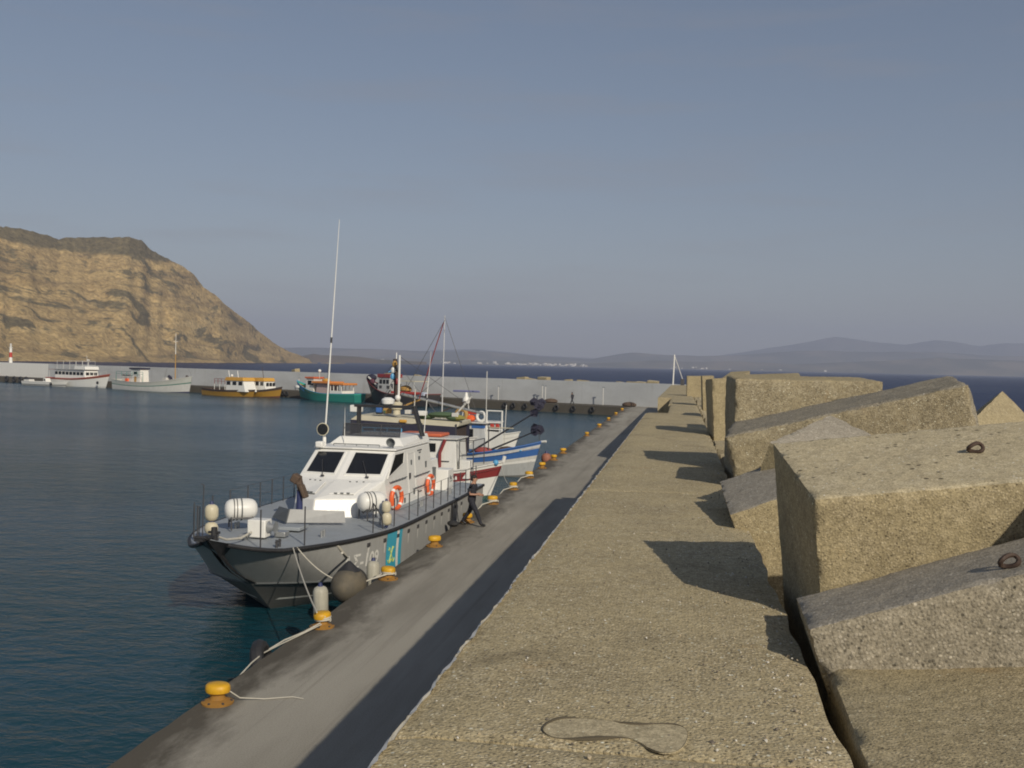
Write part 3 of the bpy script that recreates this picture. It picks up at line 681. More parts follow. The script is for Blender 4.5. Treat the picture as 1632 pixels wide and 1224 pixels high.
for i, px_ in enumerate((945, 915, 888, 862, 838, 819, 806, 452, 458)):
    d = ray(px_, 640); num = (onmole(0, 0) - EYE).dot(QN); p = EYE + d * (num / d.dot(QN)); p = p - QN * .16; p.z = .68
    tyre(p, QN, .30, .12, ('black tyre hung on the far mole face, %s one from the corner' % ORD[i] if i < 7 else '%s of two black tyres on the mole between yellow and green boats' % ('left' if i == 7 else 'right')), 'tyres on the far mole', 14)
for i, px_ in enumerate((12, 24, 34, 43)):
    d = ray(px_, 606); num = (onmole(0, 0) - EYE).dot(QN); p = EYE + d * (num / d.dot(QN)); p = p - QN * .2; p.z = .75
    tyre(p, QN, .55, .22, '%s of the four black tyres on the mole left of the small motorboat' % ('leftmost', 'second', 'third', 'rightmost')[i], 'tyres at the left end of the mole', 14)
# ================================================================== PATROL BOAT  (local: x to port, y aft, z up)
BO = Vector((-10.85, 22.7, 0)); _a = Vector((.035, 1, 0)).normalized(); _n = Vector((_a.y, -_a.x, 0))
BRZ = atan2(_n.y, _n.x)
PB = empty('patrol_boat', BO, BRZ, label='grey and white patrol boat with a blue hull stripe moored along the quay', cat='patrol boat')
def bw(s, t, z): return BO + _a * s + _n * t + Vector((0, 0, z))
def bl_(x, y, T):   # pixel on the plane t = T, in boat coordinates (t, s, z)
    d = ray(x, y); q = EYE - BO; k = (T - q.dot(_n)) / d.dot(_n); p = q + d * k
    return Vector((p.dot(_n), p.dot(_a), p.z))
LEN = 17.6
LV = [(-.6, 4.7, .3, 8.0, 2.0), (.0, 3.6, 2.45, 6.5, 3.0), (.84, 2.35, 2.66, 5.5, 3.8), (None, 0.0, 2.72, 9.2, 3.3)]
def sheer(s): return 1.95 + .12 * max(0, 1 - s / 6.0) + .38 * max(0, 1 - s / 1.6) ** 1.6
def half(k, s):
    z, st, W_, L_, p = LV[k]; u = min(1, max(0, (s - st) / L_)); w = W_ * (1 - (1 - u) ** p)
    if s > 13: w *= 1 - .035 * ((s - 13) / 4.6)
    return w
def zlev(k, s):
    z = LV[k][0]
    if z is None: return sheer(s)
    if k == 2: return .60 + .34 * max(0, 1 - (s - 2.3) / 7) ** 1.5
    return z
def hw(s, z):
    ks = [zlev(k, s) for k in range(4)]
    for k in (2, 1, 0):
        if z >= ks[k]: f = (z - ks[k]) / (ks[k + 1] - ks[k]); return half(k, s) * (1 - f) + half(k + 1, s) * f
    return half(0, s)
def hull_surface(lo, hi, name, mat, sub, parent=PB, off=0.0, v0=0, v1=1):
    mb = MB(); NS = 70
    rows = []
    for r in range(sub + 1):
        f = lo + (hi - lo) * r / sub; k = min(int(f), 2); g = f - k; row = []
        for i in range(NS + 1):
            v = (i / NS) ** 1.7; v = v0 + (v1 - v0) * v
            st = LV[k][1] * (1 - g) + LV[k + 1][1] * g
            s = st + v * (LEN - st)
            s0 = LV[k][1] + v * (LEN - LV[k][1]); s1 = LV[k + 1][1] + v * (LEN - LV[k + 1][1])
            row.append((half(k, s0) * (1 - g) + half(k + 1, s1) * g + off, s, zlev(k, s0) * (1 - g) + zlev(k + 1, s1) * g))
        rows.append(row)
    for sg in (1, -1):
        R = [mb.add([(x * sg, y, z) for x, y, z in row]) for row in rows]
        for a, b in zip(R, R[1:]):
            for i in range(NS):
                q = (a + i, a + i + 1, b + i + 1, b + i); mb.face(q if sg > 0 else q[::-1])
    n = len(rows)  # transom
    mb.face([mb.add([rows[r][NS] for r in range(n)]) + r for r in range(n)] + [mb.add([(-rows[r][NS][0], rows[r][NS][1], rows[r][NS][2]) for r in reversed(range(n))]) + r for r in range(n)])
    return mb.build(name, mat, parent, smooth=30)
from mathutils.bvhtree import BVHTree
_t = hull_surface(2, 3, 'topsides', GREYH, 8); _l = hull_surface(0, 2, 'lower_hull', paint('shaded_boot_paint', (.115, .115, .11), .6, .5), 6)  # lower hull: dark boot paint, with the shade below the chine put into its colour
_bv = [BVHTree.FromPolygons([v.co[:] for v in o_.data.vertices], [p.vertices[:] for p in o_.data.polygons]) for o_ in (_t, _l)]
def hw(s, z):                                   # half breadth of the built hull at station s, height z
    best = None
    for t_ in _bv:
        h_ = t_.ray_cast(Vector((6, s, z)), Vector((-1, 0, 0)))
        if h_[0] is not None and (best is None or h_[0].x > best): best = h_[0].x
    return best if best is not None else 0.05
# white waterline band, black rubbing strake
for sg in (1, -1):
    mb = MB(); pts = [(sg * (hw(s, .32) + .012), s, z) for s in [3.2 + .15 * i for i in range(60)] for z in (.30, .37)]
    n0 = mb.add([(sg * (hw(s_, z) + .012), s_, z) for s_ in [3.35 + .15 * i for i in range(34)] for z in (.31, .37)])
    for i in range(33):
        q = (n0 + 2 * i, n0 + 2 * i + 2, n0 + 2 * i + 3, n0 + 2 * i + 1); mb.face(q if sg > 0 else q[::-1])
    mb.build('waterline_band', WHITE, PB, smooth=0)
    mb = MB(); mb.tube([(sg * (half(3, s) + .015), s, sheer(s) - .05) for s in [.35 + .2 * i for i in range(87)] if s < LEN], .055, 8); mb.build('rubbing_strake', BLACK, PB)
    mb = MB(); mb.tube([(sg * (half(2, s) + .01), s, zlev(2, s)) for s in [2.4 + .25 * i for i in range(60)] if s < LEN], .03, 6); mb.build('chine_rail', GREYK, PB)
mb = MB(); SS = [.02] + [.2 * i for i in range(1, 88)]; SS = [s for s in SS if s < LEN] + [LEN]
R = [mb.add([(-half(3, s) * f, s, sheer(s) + .05 * (1 - f * f) - .01) for f in (1, .6, .2, -.2, -.6, -1)]) for s in SS]
for a, b in zip(R, R[1:]):
    for j in range(5): mb.face((a + j, b + j, b + j + 1, a + j + 1)[::-1])
mb.build('deck', GREYD, PB, smooth=40)
# black rubber bow pad wrapped round the stem, and the bow roller
mb = MB()
for sg in (1, -1):
    R = []
    for g in (0, .2, .4, .6, .8, 1.0):
        st = LV[2][1] * (1 - g); L_ = .40 * g ** 2.5 + .07
        row = [(sg * (hw(st + L_ * f, zlev(2, st) * (1 - g) + sheer(st + L_ * f) * g) + .03 + (0 if f else -.02)), st + L_ * f - .03, .93 * (1 - g) + (sheer(st + L_ * f) + .0) * g) for f in (0, .33, .66, 1.0)]
        R.append(mb.add(row))
    for a, b in zip(R, R[1:]):
        for j in range(3):
            q = (a + j, a + j + 1, b + j + 1, b + j); mb.face(q if sg > 0 else q[::-1])
mb.build('bow_pad', BLACK, PB)
mb = MB(); mb.box((-.05, -.02, sheer(0) + .02), (.22, .6, .05)); mb.tube([(-.2, -.2, sheer(0) + .06), (.1, -.2, sheer(0) + .06)], .045); mb.build('bow_roller', BLACK, PB)
mb = MB(); mb.tube([(-.05, .45, sheer(.4)), (-.05, .45, sheer(.4) + .36)], [.09, .075]); mb.tube([(-.2, .45, sheer(.4) + .24), (.1, .45, sheer(.4) + .24)], .03); mb.build('bow_bitt', BLACK, PB)
# slanted stripe on the port bow
def hull_quad(name, mat, s0b, s1b, s0t, s1t, zb, zt, off, parent=PB, n=6):
    mb = MB(); R = []
    for r in range(9):
        f = r / 8; sa = s0b + (s0t - s0b) * f; sb = s1b + (s1t - s1b) * f; row = []
        for i in range(n + 1):
            s = sa + (sb - sa) * i / n; zt_ = sheer(s) - .10 if zt is None else zt; zb_ = zb; z = zb_ + (zt_ - zb_) * f
            row.append((hw(s, z) + off, s, z))
        R.append(mb.add(row))
    for a, b in zip(R, R[1:]):
        for j in range(n): mb.face((a + j, a + j + 1, b + j + 1, b + j))
    return mb.build(name, mat, parent, smooth=60)
hull_quad('blue_stripe', CYAN, 5.52, 6.22, 5.62, 6.32, .45, None, .012)
hull_quad('white_stripe', WHITE, 6.22, 6.40, 6.32, 6.50, .45, None, .012)
hull_quad('blue_stripe', CYAN, 6.40, 6.65, 6.50, 6.75, .45, None, .012)
def text_mesh(txt, size, fn, name, mat, parent):
    cu = bpy.data.curves.new('lettering', 'FONT'); cu.body = txt; cu.size = size; cu.offset = .012; cu.resolution_u = 3
    ob = bpy.data.objects.new('lettering', cu); COL.objects.link(ob)
    dg = bpy.context.evaluated_depsgraph_get(); me = bpy.data.meshes.new_from_object(ob.evaluated_get(dg)); bpy.data.objects.remove(ob)
    for v in me.vertices: v.co = fn(v.co.x, v.co.y)
    me.materials.clear(); me.materials.append(mat)
    o = bpy.data.objects.new(name, me); COL.objects.link(o); o.parent = parent; return o
TXTW = paint('lettering_white', (.72, .71, .66), .5, .3)
text_mesh('\u039b\u03a3-109', .52, lambda u, w: Vector((hw(3.55 + u * .95, 1.12 + w) + .014, 3.55 + u * .95, 1.12 + w)), 'hull_number', TXTW, PB)
# crossed anchors emblem on the stripe
mb = MB()
def ep(u, w): s = 5.9 + u; z = 1.22 + w; return Vector((hw(s, z) + .022, s, z))
for sg in (1, -1):
    mb.tube([ep(-sg * .13, .2), ep(sg * .13, -.2)], .016, 5)
    mb.tube([ep(sg * .13 + .1 * cos(a), -.14 + .1 * sin(a)) for a in [pi * (1.0 + i / 6) for i in range(7)]], .014, 5)
    mb.tube([ep(-sg * .13 - .05, .13), ep(-sg * .13 + .06, .17)], .014, 5)
mb.build('emblem', paint('emblem_yellow', (.55, .6, .16), .5, .1), PB)
# scupper openings with the pale water stain below each
for i in range(11):
    s = 4.55 + i * .92; z = sheer(s) - .28
    M = Matrix.Rotation(-.35, 3, 'Y')
    sc_ = MB().box((hw(s, z) + .0, s, z), (.05, .17, .10)).build('scupper', DKSTEEL, PB)
    mb = MB(); n0 = mb.add([(hw(s + u, z + w) + .008, s + u, z + w) for u, w in ((-.05, -.08), (.05, -.08), (.03, -.36), (-.03, -.36))]); mb.face((n0 + 3, n0 + 2, n0 + 1, n0))
    mb.build('stain', OLDWHITE, sc_, smooth=0)
mb = MB(); mb.box((half(3, 12.3) - .12, 12.3, .95), (.3, .16, 1.8)); mb.build('side_fender_strip', BLACK, PB)
# ---- deckhouse
def deckz(s): return sheer(s) + .03
mb = MB()
P = {}
def pt(n, t, s, z): P[n] = mb.add([(t, s, z)])
pt('a0', -.15, 6.75, 2.0)
for sg, c in ((1, 'P'), (-1, 'S')):
    pt('a' + c, sg * 1.02, 7.35, 1.98); pt('b' + c, sg * .98, 7.5, 2.52); pt('c' + c, sg * 1.44, 8.75, 2.97); pt('g' + c, sg * 1.52, 9.0, 1.94)
    pt('d' + c, sg * 1.38, 10.0, 3.76); pt('e' + c, sg * 1.38, 14.0, 3.78); pt('h' + c, sg * 1.52, 14.45, 1.92)
pt('b0', -.15, 6.95, 2.53); pt('c0', -.05, 8.50, 2.97); pt('d0', -.05, 9.78, 3.80); pt('e0', 0, 14.0, 3.84)
def F(*n): mb.face([P[i] for i in n])
F('aS', 'a0', 'b0', 'bS'); F('a0', 'aP', 'bP', 'b0'); F('bS', 'b0', 'c0', 'cS'); F('b0', 'bP', 'cP', 'c0')
F('cS', 'c0', 'd0', 'dS'); F('c0', 'cP', 'dP', 'd0')
F('aP', 'gP', 'cP', 'bP'); F('gS', 'aS', 'bS', 'cS'); F('gP', 'hP', 'eP', 'dP', 'cP'); F('hS', 'gS', 'cS', 'dS', 'eS')
F('dS', 'd0', 'e0', 'eS'); F('d0', 'dP', 'eP', 'e0'); F('hP', 'hS', 'eS', 'e0', 'eP')
mb.build('deckhouse', HOUSEW, PB, smooth=0, bevel=.035)
V = {k: Vector(mb.v[i]) for k, i in P.items()}
def onquad(q, u, w): return (q[0] * (1 - u) + q[1] * u) * (1 - w) + (q[3] * (1 - u) + q[2] * u) * w
for q in ((V['cS'], V['c0'], V['d0'], V['dS']), (V['c0'], V['cP'], V['dP'], V['d0'])):
    L = [onquad(q, u, w) for u, w in ((.10, .14), (.90, .14), (.90, .93), (.10, .93))]
    wd = MB().ringplate(L, .05, .03, -.002).build('windscreen', HOUSEW, PB, smooth=0)
    L2 = [onquad(q, u, w) for u, w in ((.125, .19), (.875, .19), (.875, .90), (.125, .90))]
    MB().plate(L2, .012, .003).build('pane', GLASS, wd, smooth=0)
    nn = (L[1] - L[0]).cross(L[2] - L[0]).normalized()
    p0 = onquad(q, .62, .05) + nn * .05; p1 = onquad(q, .38, .6) + nn * .035
    mb2 = MB(); mb2.tube([p0, p0.lerp(p1, .5) + nn * .02, p1], .012, 6); mb2.box(p0, (.10, .06, .05)); mb2.build('wiper', DKSTEEL, wd)
def side(s, z, o=.0): f = (z - 1.94) / (3.77 - 1.94); return Vector((1.52 - .14 * f + o, s, z))
L = [side(9.0, 2.98), side(10.78, 3.30), side(10.98, 3.73), side(9.86, 3.73)]
wd = MB().ringplate(L, .06, .03, 0).build('side_window', HOUSEW, PB, smooth=0)
c_ = sum(L, Vector()) / 4; MB().plate([c_ + (p - c_) * .86 for p in L], .012, .004).build('pane', GLASS, wd, smooth=0)
# door, slots, grab rails, small fittings on the port side
mb = MB(); mb.ringplate([side(11.25, 2.06), side(12.1, 2.06), side(12.1, 3.62), side(11.25, 3.62)], .025, .012, 0); dr = mb.build('door', HOUSEW, PB, smooth=0)
mb = MB(); mb.box(side(11.34, 2.85, .04), (.05, .05, .2)); mb.build('handle', DKSTEEL, dr)
for s, z, ds, dz in ((12.6, 3.35, .16, .12), (12.7, 3.62, .5, .035), (12.72, 3.54, .18, .04), (11.65, 3.28, .10, .16), (13.4, 3.06, .14, .22), (11.8, 2.25, .12, .14), (10.7, 2.1, .12, .16), (12.55, 2.2, .3, .04)):
    MB().box(side(s, z, .008), (.03, ds, dz)).build('vent', GREYK, PB, smooth=0)
for s0, s1, z in ((9.2, 10.9, 2.86), (11.9, 13.7, 2.78), (11.7, 13.3, 2.38)):
    mb = MB(); mb.tube([side(s0, z, .06), side(s1, z, .06)], .018, 6)
    for s in np.linspace(s0, s1, 6): mb.tube([side(s, z, .0), side(s, z, .06)], .012, 5)
    mb.build('grab_rail', GREYK, PB)
for q in ((V['bS'], V['b0'], V['c0'], V['cS']), (V['b0'], V['bP'], V['cP'], V['c0'])):
    L = [onquad(q, u, w) for u, w in ((.22, .22), (.80, .22), (.80, .82), (.22, .82))]
    h = MB().plate(L, .035, .0).build('hatch', HOUSEW, PB, smooth=0, bevel=.008)
    mb = MB(); nn = (L[1] - L[0]).cross(L[2] - L[0]).normalized()
    for u in (.25, .5, .75): mb.box(L[0].lerp(L[1], u) + nn * .05, (.09, .05, .03)); mb.box(L[3].lerp(L[2], u) + nn * .045, (.05, .04, .03))
    mb.tube([L[0] + nn * .012 - (L[3] - L[0]) * .05, L[1] + nn * .012 - (L[3] - L[0]) * .05], .012, 5); mb.build('hinge', GREYK, h)
# roof, flying bridge coaming with smoked screen, black arch
mb = MB(); n0 = [(-1.42, 9.95, 3.79), (0, 9.70, 3.82), (1.42, 9.95, 3.79), (1.42, 14.1, 3.80), (-1.42, 14.1, 3.80)]
mb.plate(n0, .06); mb.build('roof', HOUSEW, PB, smooth=0, bevel=.02)
mb = MB(); B4 = [(-1.30, 11.0, 3.86), (1.34, 11.0, 3.86), (1.36, 14.15, 3.86), (-1.30, 14.15, 3.86)]; T4 = [(-1.02, 11.25, 4.12), (1.10, 11.25, 4.12), (1.30, 14.05, 4.12), (-1.02, 14.05, 4.12)]
mb.hexa(B4[::1] + T4); mb.build('flying_bridge', HOUSEW, PB, smooth=0, bevel=.03)
sm, t, b = new_mat('smoked_acrylic'); b.inputs['Base Color'].default_value = (.05, .05, .055, 1); b.inputs['Roughness'].default_value = .15; b.inputs['Alpha'].default_value = .62
L = [(-1.0, 11.5, 4.12), (1.05, 11.5, 4.12), (1.05, 11.62, 4.52), (-1.0, 11.62, 4.52)]
w_ = MB().plate(L, .012).build('smoked_screen', sm, PB, smooth=0)
for x in (-1.0, -.35, .35, 1.05): MB().tube([(x, 11.49, 4.1), (x, 11.61, 4.55)], .016, 6).build('screen_post', DKSTEEL, w_)
mb = MB(); mb.tube([(-1.0, 11.6, 4.54), (1.05, 11.6, 4.54), (1.2, 13.6, 4.50)], .018, 6); mb.build('screen_rail', DKSTEEL, PB)
mb = MB()
mb.box((-.98, 13.05, 4.6), (.09, .26, 1.05)); mb.box((-.0, 13.05, 5.10), (2.25, .3, .09))
mb.hexa([(1.35, 12.9, 4.08), (1.46, 12.9, 4.08), (1.46, 13.2, 4.08), (1.35, 13.2, 4.08), (1.02, 12.9, 5.12), (1.13, 12.9, 5.12), (1.13, 13.2, 5.12), (1.02, 13.2, 5.12)])
mb.build('mast_arch', BLACK, PB, smooth=0, bevel=.015)
mb = MB(); mb.lathe([(.12, 5.15), (.22, 5.2), (.24, 5.34), (.12, 5.42)], 14, Matrix.Translation((.1, 13.05, 0))); mb.build('radar_dome', HOUSEW, PB)
# whip aerials, horn, searchlight, plough mount
def whip(p0, p1, r0, name='whip_aerial'):
    p0, p1 = Vector(p0), Vector(p1)
    mb = MB(); mb.tube([p0, p0.lerp(p1, .035)], [r0 * 2, r0 * 1.6], 8); b0 = mb.build('aerial_base', HOUSEW, PB)
    mb = MB(); mb.tube([p0.lerp(p1, .03), p0.lerp(p1, .45)], [r0, r0 * .8], 7); mb.tube([p0.lerp(p1, .47), p1], [r0 * .75, r0 * .3], 7); mb.build(name, WHITE, PB)
    MB().tube([p0.lerp(p1, .448), p0.lerp(p1, .472)], r0 * 1.25, 7).build('aerial_joint', DKSTEEL, PB)
q0 = bl_(517, 703, -1.2); q1 = bl_(541, 350, -1.2); whip((-1.2, q0.y, 3.86), (-1.2, q1.y, q1.z), .03)
q0 = bl_(675, 697, 1.25); q1 = bl_(687, 560, 1.25); whip((1.25, q0.y, max(3.86, q0.z - .1)), q1, .018)
q0 = bl_(549, 699, -.75); whip((q0.x, q0.y, 3.85), (q0.x, q0.y, 5.1), .014)
mb = MB(); mb.tube([(1.18, 10.35, 3.85), (1.18, 10.35, 4.0)], .03); mb.lathe([(.03, -.2), (.05, -.1), (.10, 0), (.155, .06), (.15, .065), (.09, .01), (.05, -.05)], 18, Matrix.Translation((1.18, 10.15, 4.06)) @ Matrix.Rotation(radians(100), 4, 'X') @ Matrix.Rotation(0, 4, 'Z')); mb.build('loudhailer', GREYK, PB)
sp_ = MB().tube([(-1.22, 10.3, 3.84), (-1.22, 10.3, 4.22)], .03).build('searchlight', HOUSEW, PB)
mb = MB(); mb.lathe([(.02, -.16), (.13, -.12), (.20, 0), (.215, .05), (.20, .055)], 20, Matrix.Translation((-1.22, 10.25, 4.40)) @ Matrix.Rotation(radians(86), 4, 'X')); mb.build('lamp_shell', CREAM, sp_)
mb = MB(); mb.lathe([(.01, .0), (.17, .0), (.19, .05), (.01, .052)], 20, Matrix.Translation((-1.22, 10.25, 4.40)) @ Matrix.Rotation(radians(86), 4, 'X') @ Matrix.Translation((0, 0, .012))); mb.build('lens', GLASS, sp_)
mb = MB(); mb.box((-1.2, 9.95, 3.92), (.25, .3, .2)); mb.build('lamp_plinth', HOUSEW, PB, bevel=.04)
mb = MB()
for x in np.linspace(-.9, .7, 5): mb.tube([(x, 10.4, 3.86), (x, 10.4, 3.92)], .012, 5)
mb.tube([(-.9, 10.4, 3.93), (.7, 10.4, 3.93)], .014, 6); mb.build('roof_rail', GREYK, PB)
# gun pedestal under a brown cover
mb = MB(); mb.tube([(-.42, 6.45, 2.0), (-.42, 6.45, 2.85)], [.11, .085], 12); mb.lathe([(.2, 0), (.2, .04), (.1, .06)], 12, Matrix.Translation((-.42, 6.45, 2.02))); mb.build('pedestal', NAVY, PB)
mb = MB(); mb.box((-.42, 6.45, 3.02), (.16, .36, .30), Matrix.Rotation(.5, 3, 'X') @ Matrix.Rotation(.3, 3, 'Z')); mb.box((-.53, 6.42, 3.18), (.24, .30, .26), Matrix.Rotation(.5, 3, 'Y')); mb.box((-.28, 6.4, 2.82), (.12, .3, .42), Matrix.Rotation(-.4, 3, 'Y'))
o = mb.build('gun_cover', BROWN, PB, bevel=.04)
# V shaped breakwater plate across the foredeck
cp = bl_(464, 833, -.25)
for sg, en in ((-1, Vector((-1.05, 6.0, 2.06))), (1, Vector((1.30, 5.7, 2.06)))):
    a0 = Vector((-.25, 5.15, 2.06)); L = [a0, en, en + Vector((sg * -.12, .22, .30)), a0 + Vector((0, .22, .36))]
    if sg < 0: L = L[::-1]
    MB().plate(L, .03).build('breakwater_plate', GREYK if sg < 0 else GREYH, PB, smooth=0, bevel=.008)  # starboard half gets a darker grey that paints in its shade; port half lit grey
# windlass, hawse, hatch, bitts
wl = MB().box((.10, 2.62, 2.33), (.50, .42, .46)).build('windlass', WHITE, PB, bevel=.03)
mb = MB(); mb.lathe([(.16, 0), (.10, .05), (.09, .16), (.16, .2)], 14, Matrix.Translation((.36, 2.6, 2.36)) @ Matrix.Rotation(pi / 2, 4, 'Y')); mb.build('drum', STEEL, wl)
MB().box((.55, 3.0, 2.14), (.3, .3, .14)).build('windlass_bed', STEEL, PB, bevel=.02); MB().box((-.2, 2.3, 2.12), (.22, .2, .12)).build('chain_stopper', STEEL, PB, bevel=.02)
mb = MB(); mb.tube([(.0, 2.35, 2.25), (.02, 1.7, 2.2), (-.02, 1.0, 2.28), (-.05, .5, 2.45)], .03, 7); mb.build('anchor_chain', ROPE, PB)
for (t_, s_) in ((-.75, 1.9), (1.05, 1.65), (1.45, 3.6), (-1.3, 4.2), (2.1, 6.5), (2.15, 10.5), (2.2, 14.0)):
    mb = MB()
    for d_ in (-.09, .09): mb.tube([(t_, s_ + d_, deckz(s_) - .05), (t_, s_ + d_, deckz(s_) + .17)], .035, 8)
    mb.tube([(t_, s_ - .16, deckz(s_) + .12), (t_, s_ + .16, deckz(s_) + .12)], .02, 6); mb.build('mooring_bitt', STEEL if s_ > 3 else DKSTEEL, PB)
MB().box((.35, 4.2, 2.12), (.65, .65, .10)).build('deck_hatch', GREYD, PB, bevel=.02)
# rails: stanchions and wires
st_sp = [(sg, s) for sg in (1, -1) for s in ([1.1, 2.2, 4.9, 6.3, 7.6, 8.5, 9.4, 10.3, 11.2, 12.1, 13.0, 13.9, 14.8, 15.7, 16.6])]
tops = {1: [], -1: []}
for sg, s in st_sp:
    x = sg * (half(3, s) - .10); h = .78 if s > 3 else .9
    if sg > 0 and s in (2.2,): h = .95
    mb = MB(); mb.tube([(x, s, deckz(s) - .05), (x, s, deckz(s) + h)], .019, 6); mb.build('stanchion', DKSTEEL, PB)
    tops[sg].append((x, s, deckz(s) + h))
for sg in (1, -1):
    T_ = tops[sg]
    for f in (.99, .5):
        mb = MB(); L = [(x, s, z - .78 * (1 - f)) for x, s, z in T_ if s > 6]; mb.tube(L, .006, 4); mb.build('rail_wire', DKSTEEL, PB)
mb = MB(); x = half(3, 4.9) - .1
mb.tube([(x, 4.9, deckz(4.9) + .78), (x + .1, 5.35, deckz(5) + .35), (x + .12, 5.4, deckz(5))], .017, 6); mb.build('stanchion_brace', DKSTEEL, PB)
for x_, s_, h in ((-.62, .95, 1.5), (-.9, 1.3, .9)):
    mb = MB(); mb.tube([(x_, s_, 2.1), (x_ + .02, s_, 2.1 + h)], .014, 6); mb.tube([(x_, s_, 2.1 + h), (x_ - .07, s_, 2.12 + h)], .012, 6); mb.build('jack_staff', DKSTEEL, PB)
# aft: lower house, lockers
mb = MB(); mb.hexa([(-1.45, 14.5, 1.9), (1.42, 14.5, 1.9), (1.42, 15.6, 1.9), (-1.45, 15.6, 1.9), (-1.35, 14.2, 3.1), (1.30, 14.2, 3.1), (1.30, 15.5, 3.1), (-1.35, 15.5, 3.1)]); mb.build('aft_house', HOUSEW, PB, smooth=0, bevel=.03)
lk = MB().box((1.62, 15.25, 2.33), (.55, .8, .8)).build('locker', HOUSEW, PB, bevel=.02)
mb = MB(); mb.tube([(1.905, 15.12, 2.34), (1.905, 15.16, 2.5), (1.905, 15.2, 2.36), (1.905, 15.28, 2.42), (1.905, 15.36, 2.34)], .015, 5); mb.tube([(1.905, 15.1, 2.28), (1.905, 15.42, 2.28)], .012, 5); mb.build('locker_mark', GREYK, lk)
MB().box((1.38, 14.75, 2.55), (.10, .18, .55)).build('exhaust_grille', GREYK, PB)

def child_world(p): return bw(p[1], p[0], p[2])
# ---- liferaft canisters on cradles (things lying on the boat)
def canister(t_, s_, z_, axis_ang, label):
    r = empty('liferaft_canister', bw(s_, t_, z_), BRZ + axis_ang, label=label, cat='liferaft', group='white liferaft canisters on the patrol boat')
    M = Matrix.Translation((0, 0, .52)) @ Matrix.Rotation(pi / 2, 4, 'X')
    mb = MB(); mb.lathe([(.04, -.44), (.14, -.425), (.22, -.38), (.27, -.31), (.295, -.2), (.30, -.012)], 24, M); mb.lathe([(.30, .012), (.295, .2), (.27, .31), (.22, .38), (.14, .425), (.04, .44)], 24, M); mb.build('shell', WHITE, r)
    mb = MB(); mb.lathe([(.309, -.018), (.309, .018)], 24, M); mb.build('seam', GREYK, r)
    for d in (.12, .2): MB().lathe([(.306, d - .012), (.31, d), (.306, d + .012)], 24, M).build('strap', DKSTEEL, r)
    mb = MB()
    for d in (-.28, .28):
        mb.tube([(-.3, d, 0), (-.28, d, .34), (0, d, .20), (.28, d, .34), (.3, d, 0)], .022, 6)
    for sx_ in (-.28, .28): mb.tube([(sx_, -.28, .32), (sx_, .28, .32)], .02, 6)
    mb.build('cradle', DKSTEEL, r)
    MB().box((.0, -.405, .56), (.12, .03, .06)).build('label', paint('canister_label', (.25, .42, .5), .5, .1), r)
    return r
canister(-1.02, 3.85, 2.07, -1.0, 'white liferaft canister on the foredeck near the bow with no writing on its rim')
canister(1.62, 7.05, 2.0, -.8, 'white liferaft canister beside the deckhouse front corner near the lifebuoy')
# ---- lifebuoys on the deckhouse side
def lifebuoy(p, nrm, R, label, par=None):
    o = empty('lifebuoy', p, 0, label=label, cat='lifebuoy', group='orange lifebuoys on the patrol boat')
    n = Vector(nrm).normalized(); a = Vector((0, 0, 1)); a = (a - n * a.dot(n)).normalized(); b = n.cross(a)
    mb = MB(); mb.tube([(a * cos(2 * pi * i / 28) * R * 1.12 + b * sin(2 * pi * i / 28) * R) for i in range(28)], .07, 10, closed=True); mb.build('ring', ORANGE, o)
    for k in range(4):
        w = pi / 4 + k * pi / 2
        mb = MB(); mb.tube([(a * cos(w + d) * R * 1.12 + b * sin(w + d) * R) for d in (-.13, 0, .13)], .074, 10); mb.build('band', WHITE, o)
    return o
nv = _n + Vector((0, 0, .08))
lifebuoy(bw(9.35, 1.66, 2.36), _n - _a * .25, .30, 'orange lifebuoy on the deckhouse side, nearer the bow')
lifebuoy(bw(13.3, 1.66, 2.33), _n - _a * .10, .30, 'orange lifebuoy on the deckhouse side, farther aft')
# ---- cream fenders stowed on the rails
def fender(p, R, L, label, mat=CREAM, tilt=0.0, rz=0.0, group=None, capm=NAVY):
    r = empty('fender', p, 0, label=label, cat='fender', group=group); r.rotation_euler = (tilt, 0, rz)
    prof = [(R * .35, -L / 2), (R * .8, -L / 2 + R * .25), (R, -L / 2 + R * .7), (R, L / 2 - R * .7), (R * .8, L / 2 - R * .25), (R * .35, L / 2)]
    MB().lathe(prof, 16).build('body', mat, r)
    for sg in (1, -1):
        mb = MB(); mb.tube([(0, 0, sg * L / 2), (0, 0, sg * (L / 2 + R * .45))], [R * .36, R * .22], 10); mb.build('eye_end', capm, r)
    return r
p = bl_(361, 806, -.85); fender(bw(1.75, -.80, 2.80), .17, .42, 'short cream fender hung upper of the pair on the bow rail', group='cream fenders stowed on the bow rail')
fender(bw(1.75, -.80, 2.40), .17, .32, 'round cream fender hung lower of the pair on the bow rail', group='cream fenders stowed on the bow rail')
rope([bw(1.75, -.80, 2.3), bw(1.7, -.72, 2.2), bw(1.6, -.6, 2.1)], .012, 'thin lashing under the cream fenders on the bow rail')
xx = half(3, 5.75) - .12
fender(bw(5.75, xx, 2.58), .13, .34, 'yellowed fender hung upper of the pair on the rail before the deckhouse', group='cream fenders hung on the port rail')
fender(bw(5.72, xx + .03, 2.24), .14, .36, 'yellowed fender hung lower of the pair on the rail before the deckhouse', group='cream fenders hung on the port rail')
fender(bw(5.95, xx - .15, 2.42), .12, .5, 'dull grey fender behind the yellowed pair on the rail', GREYD, .15, group='cream fenders hung on the port rail')
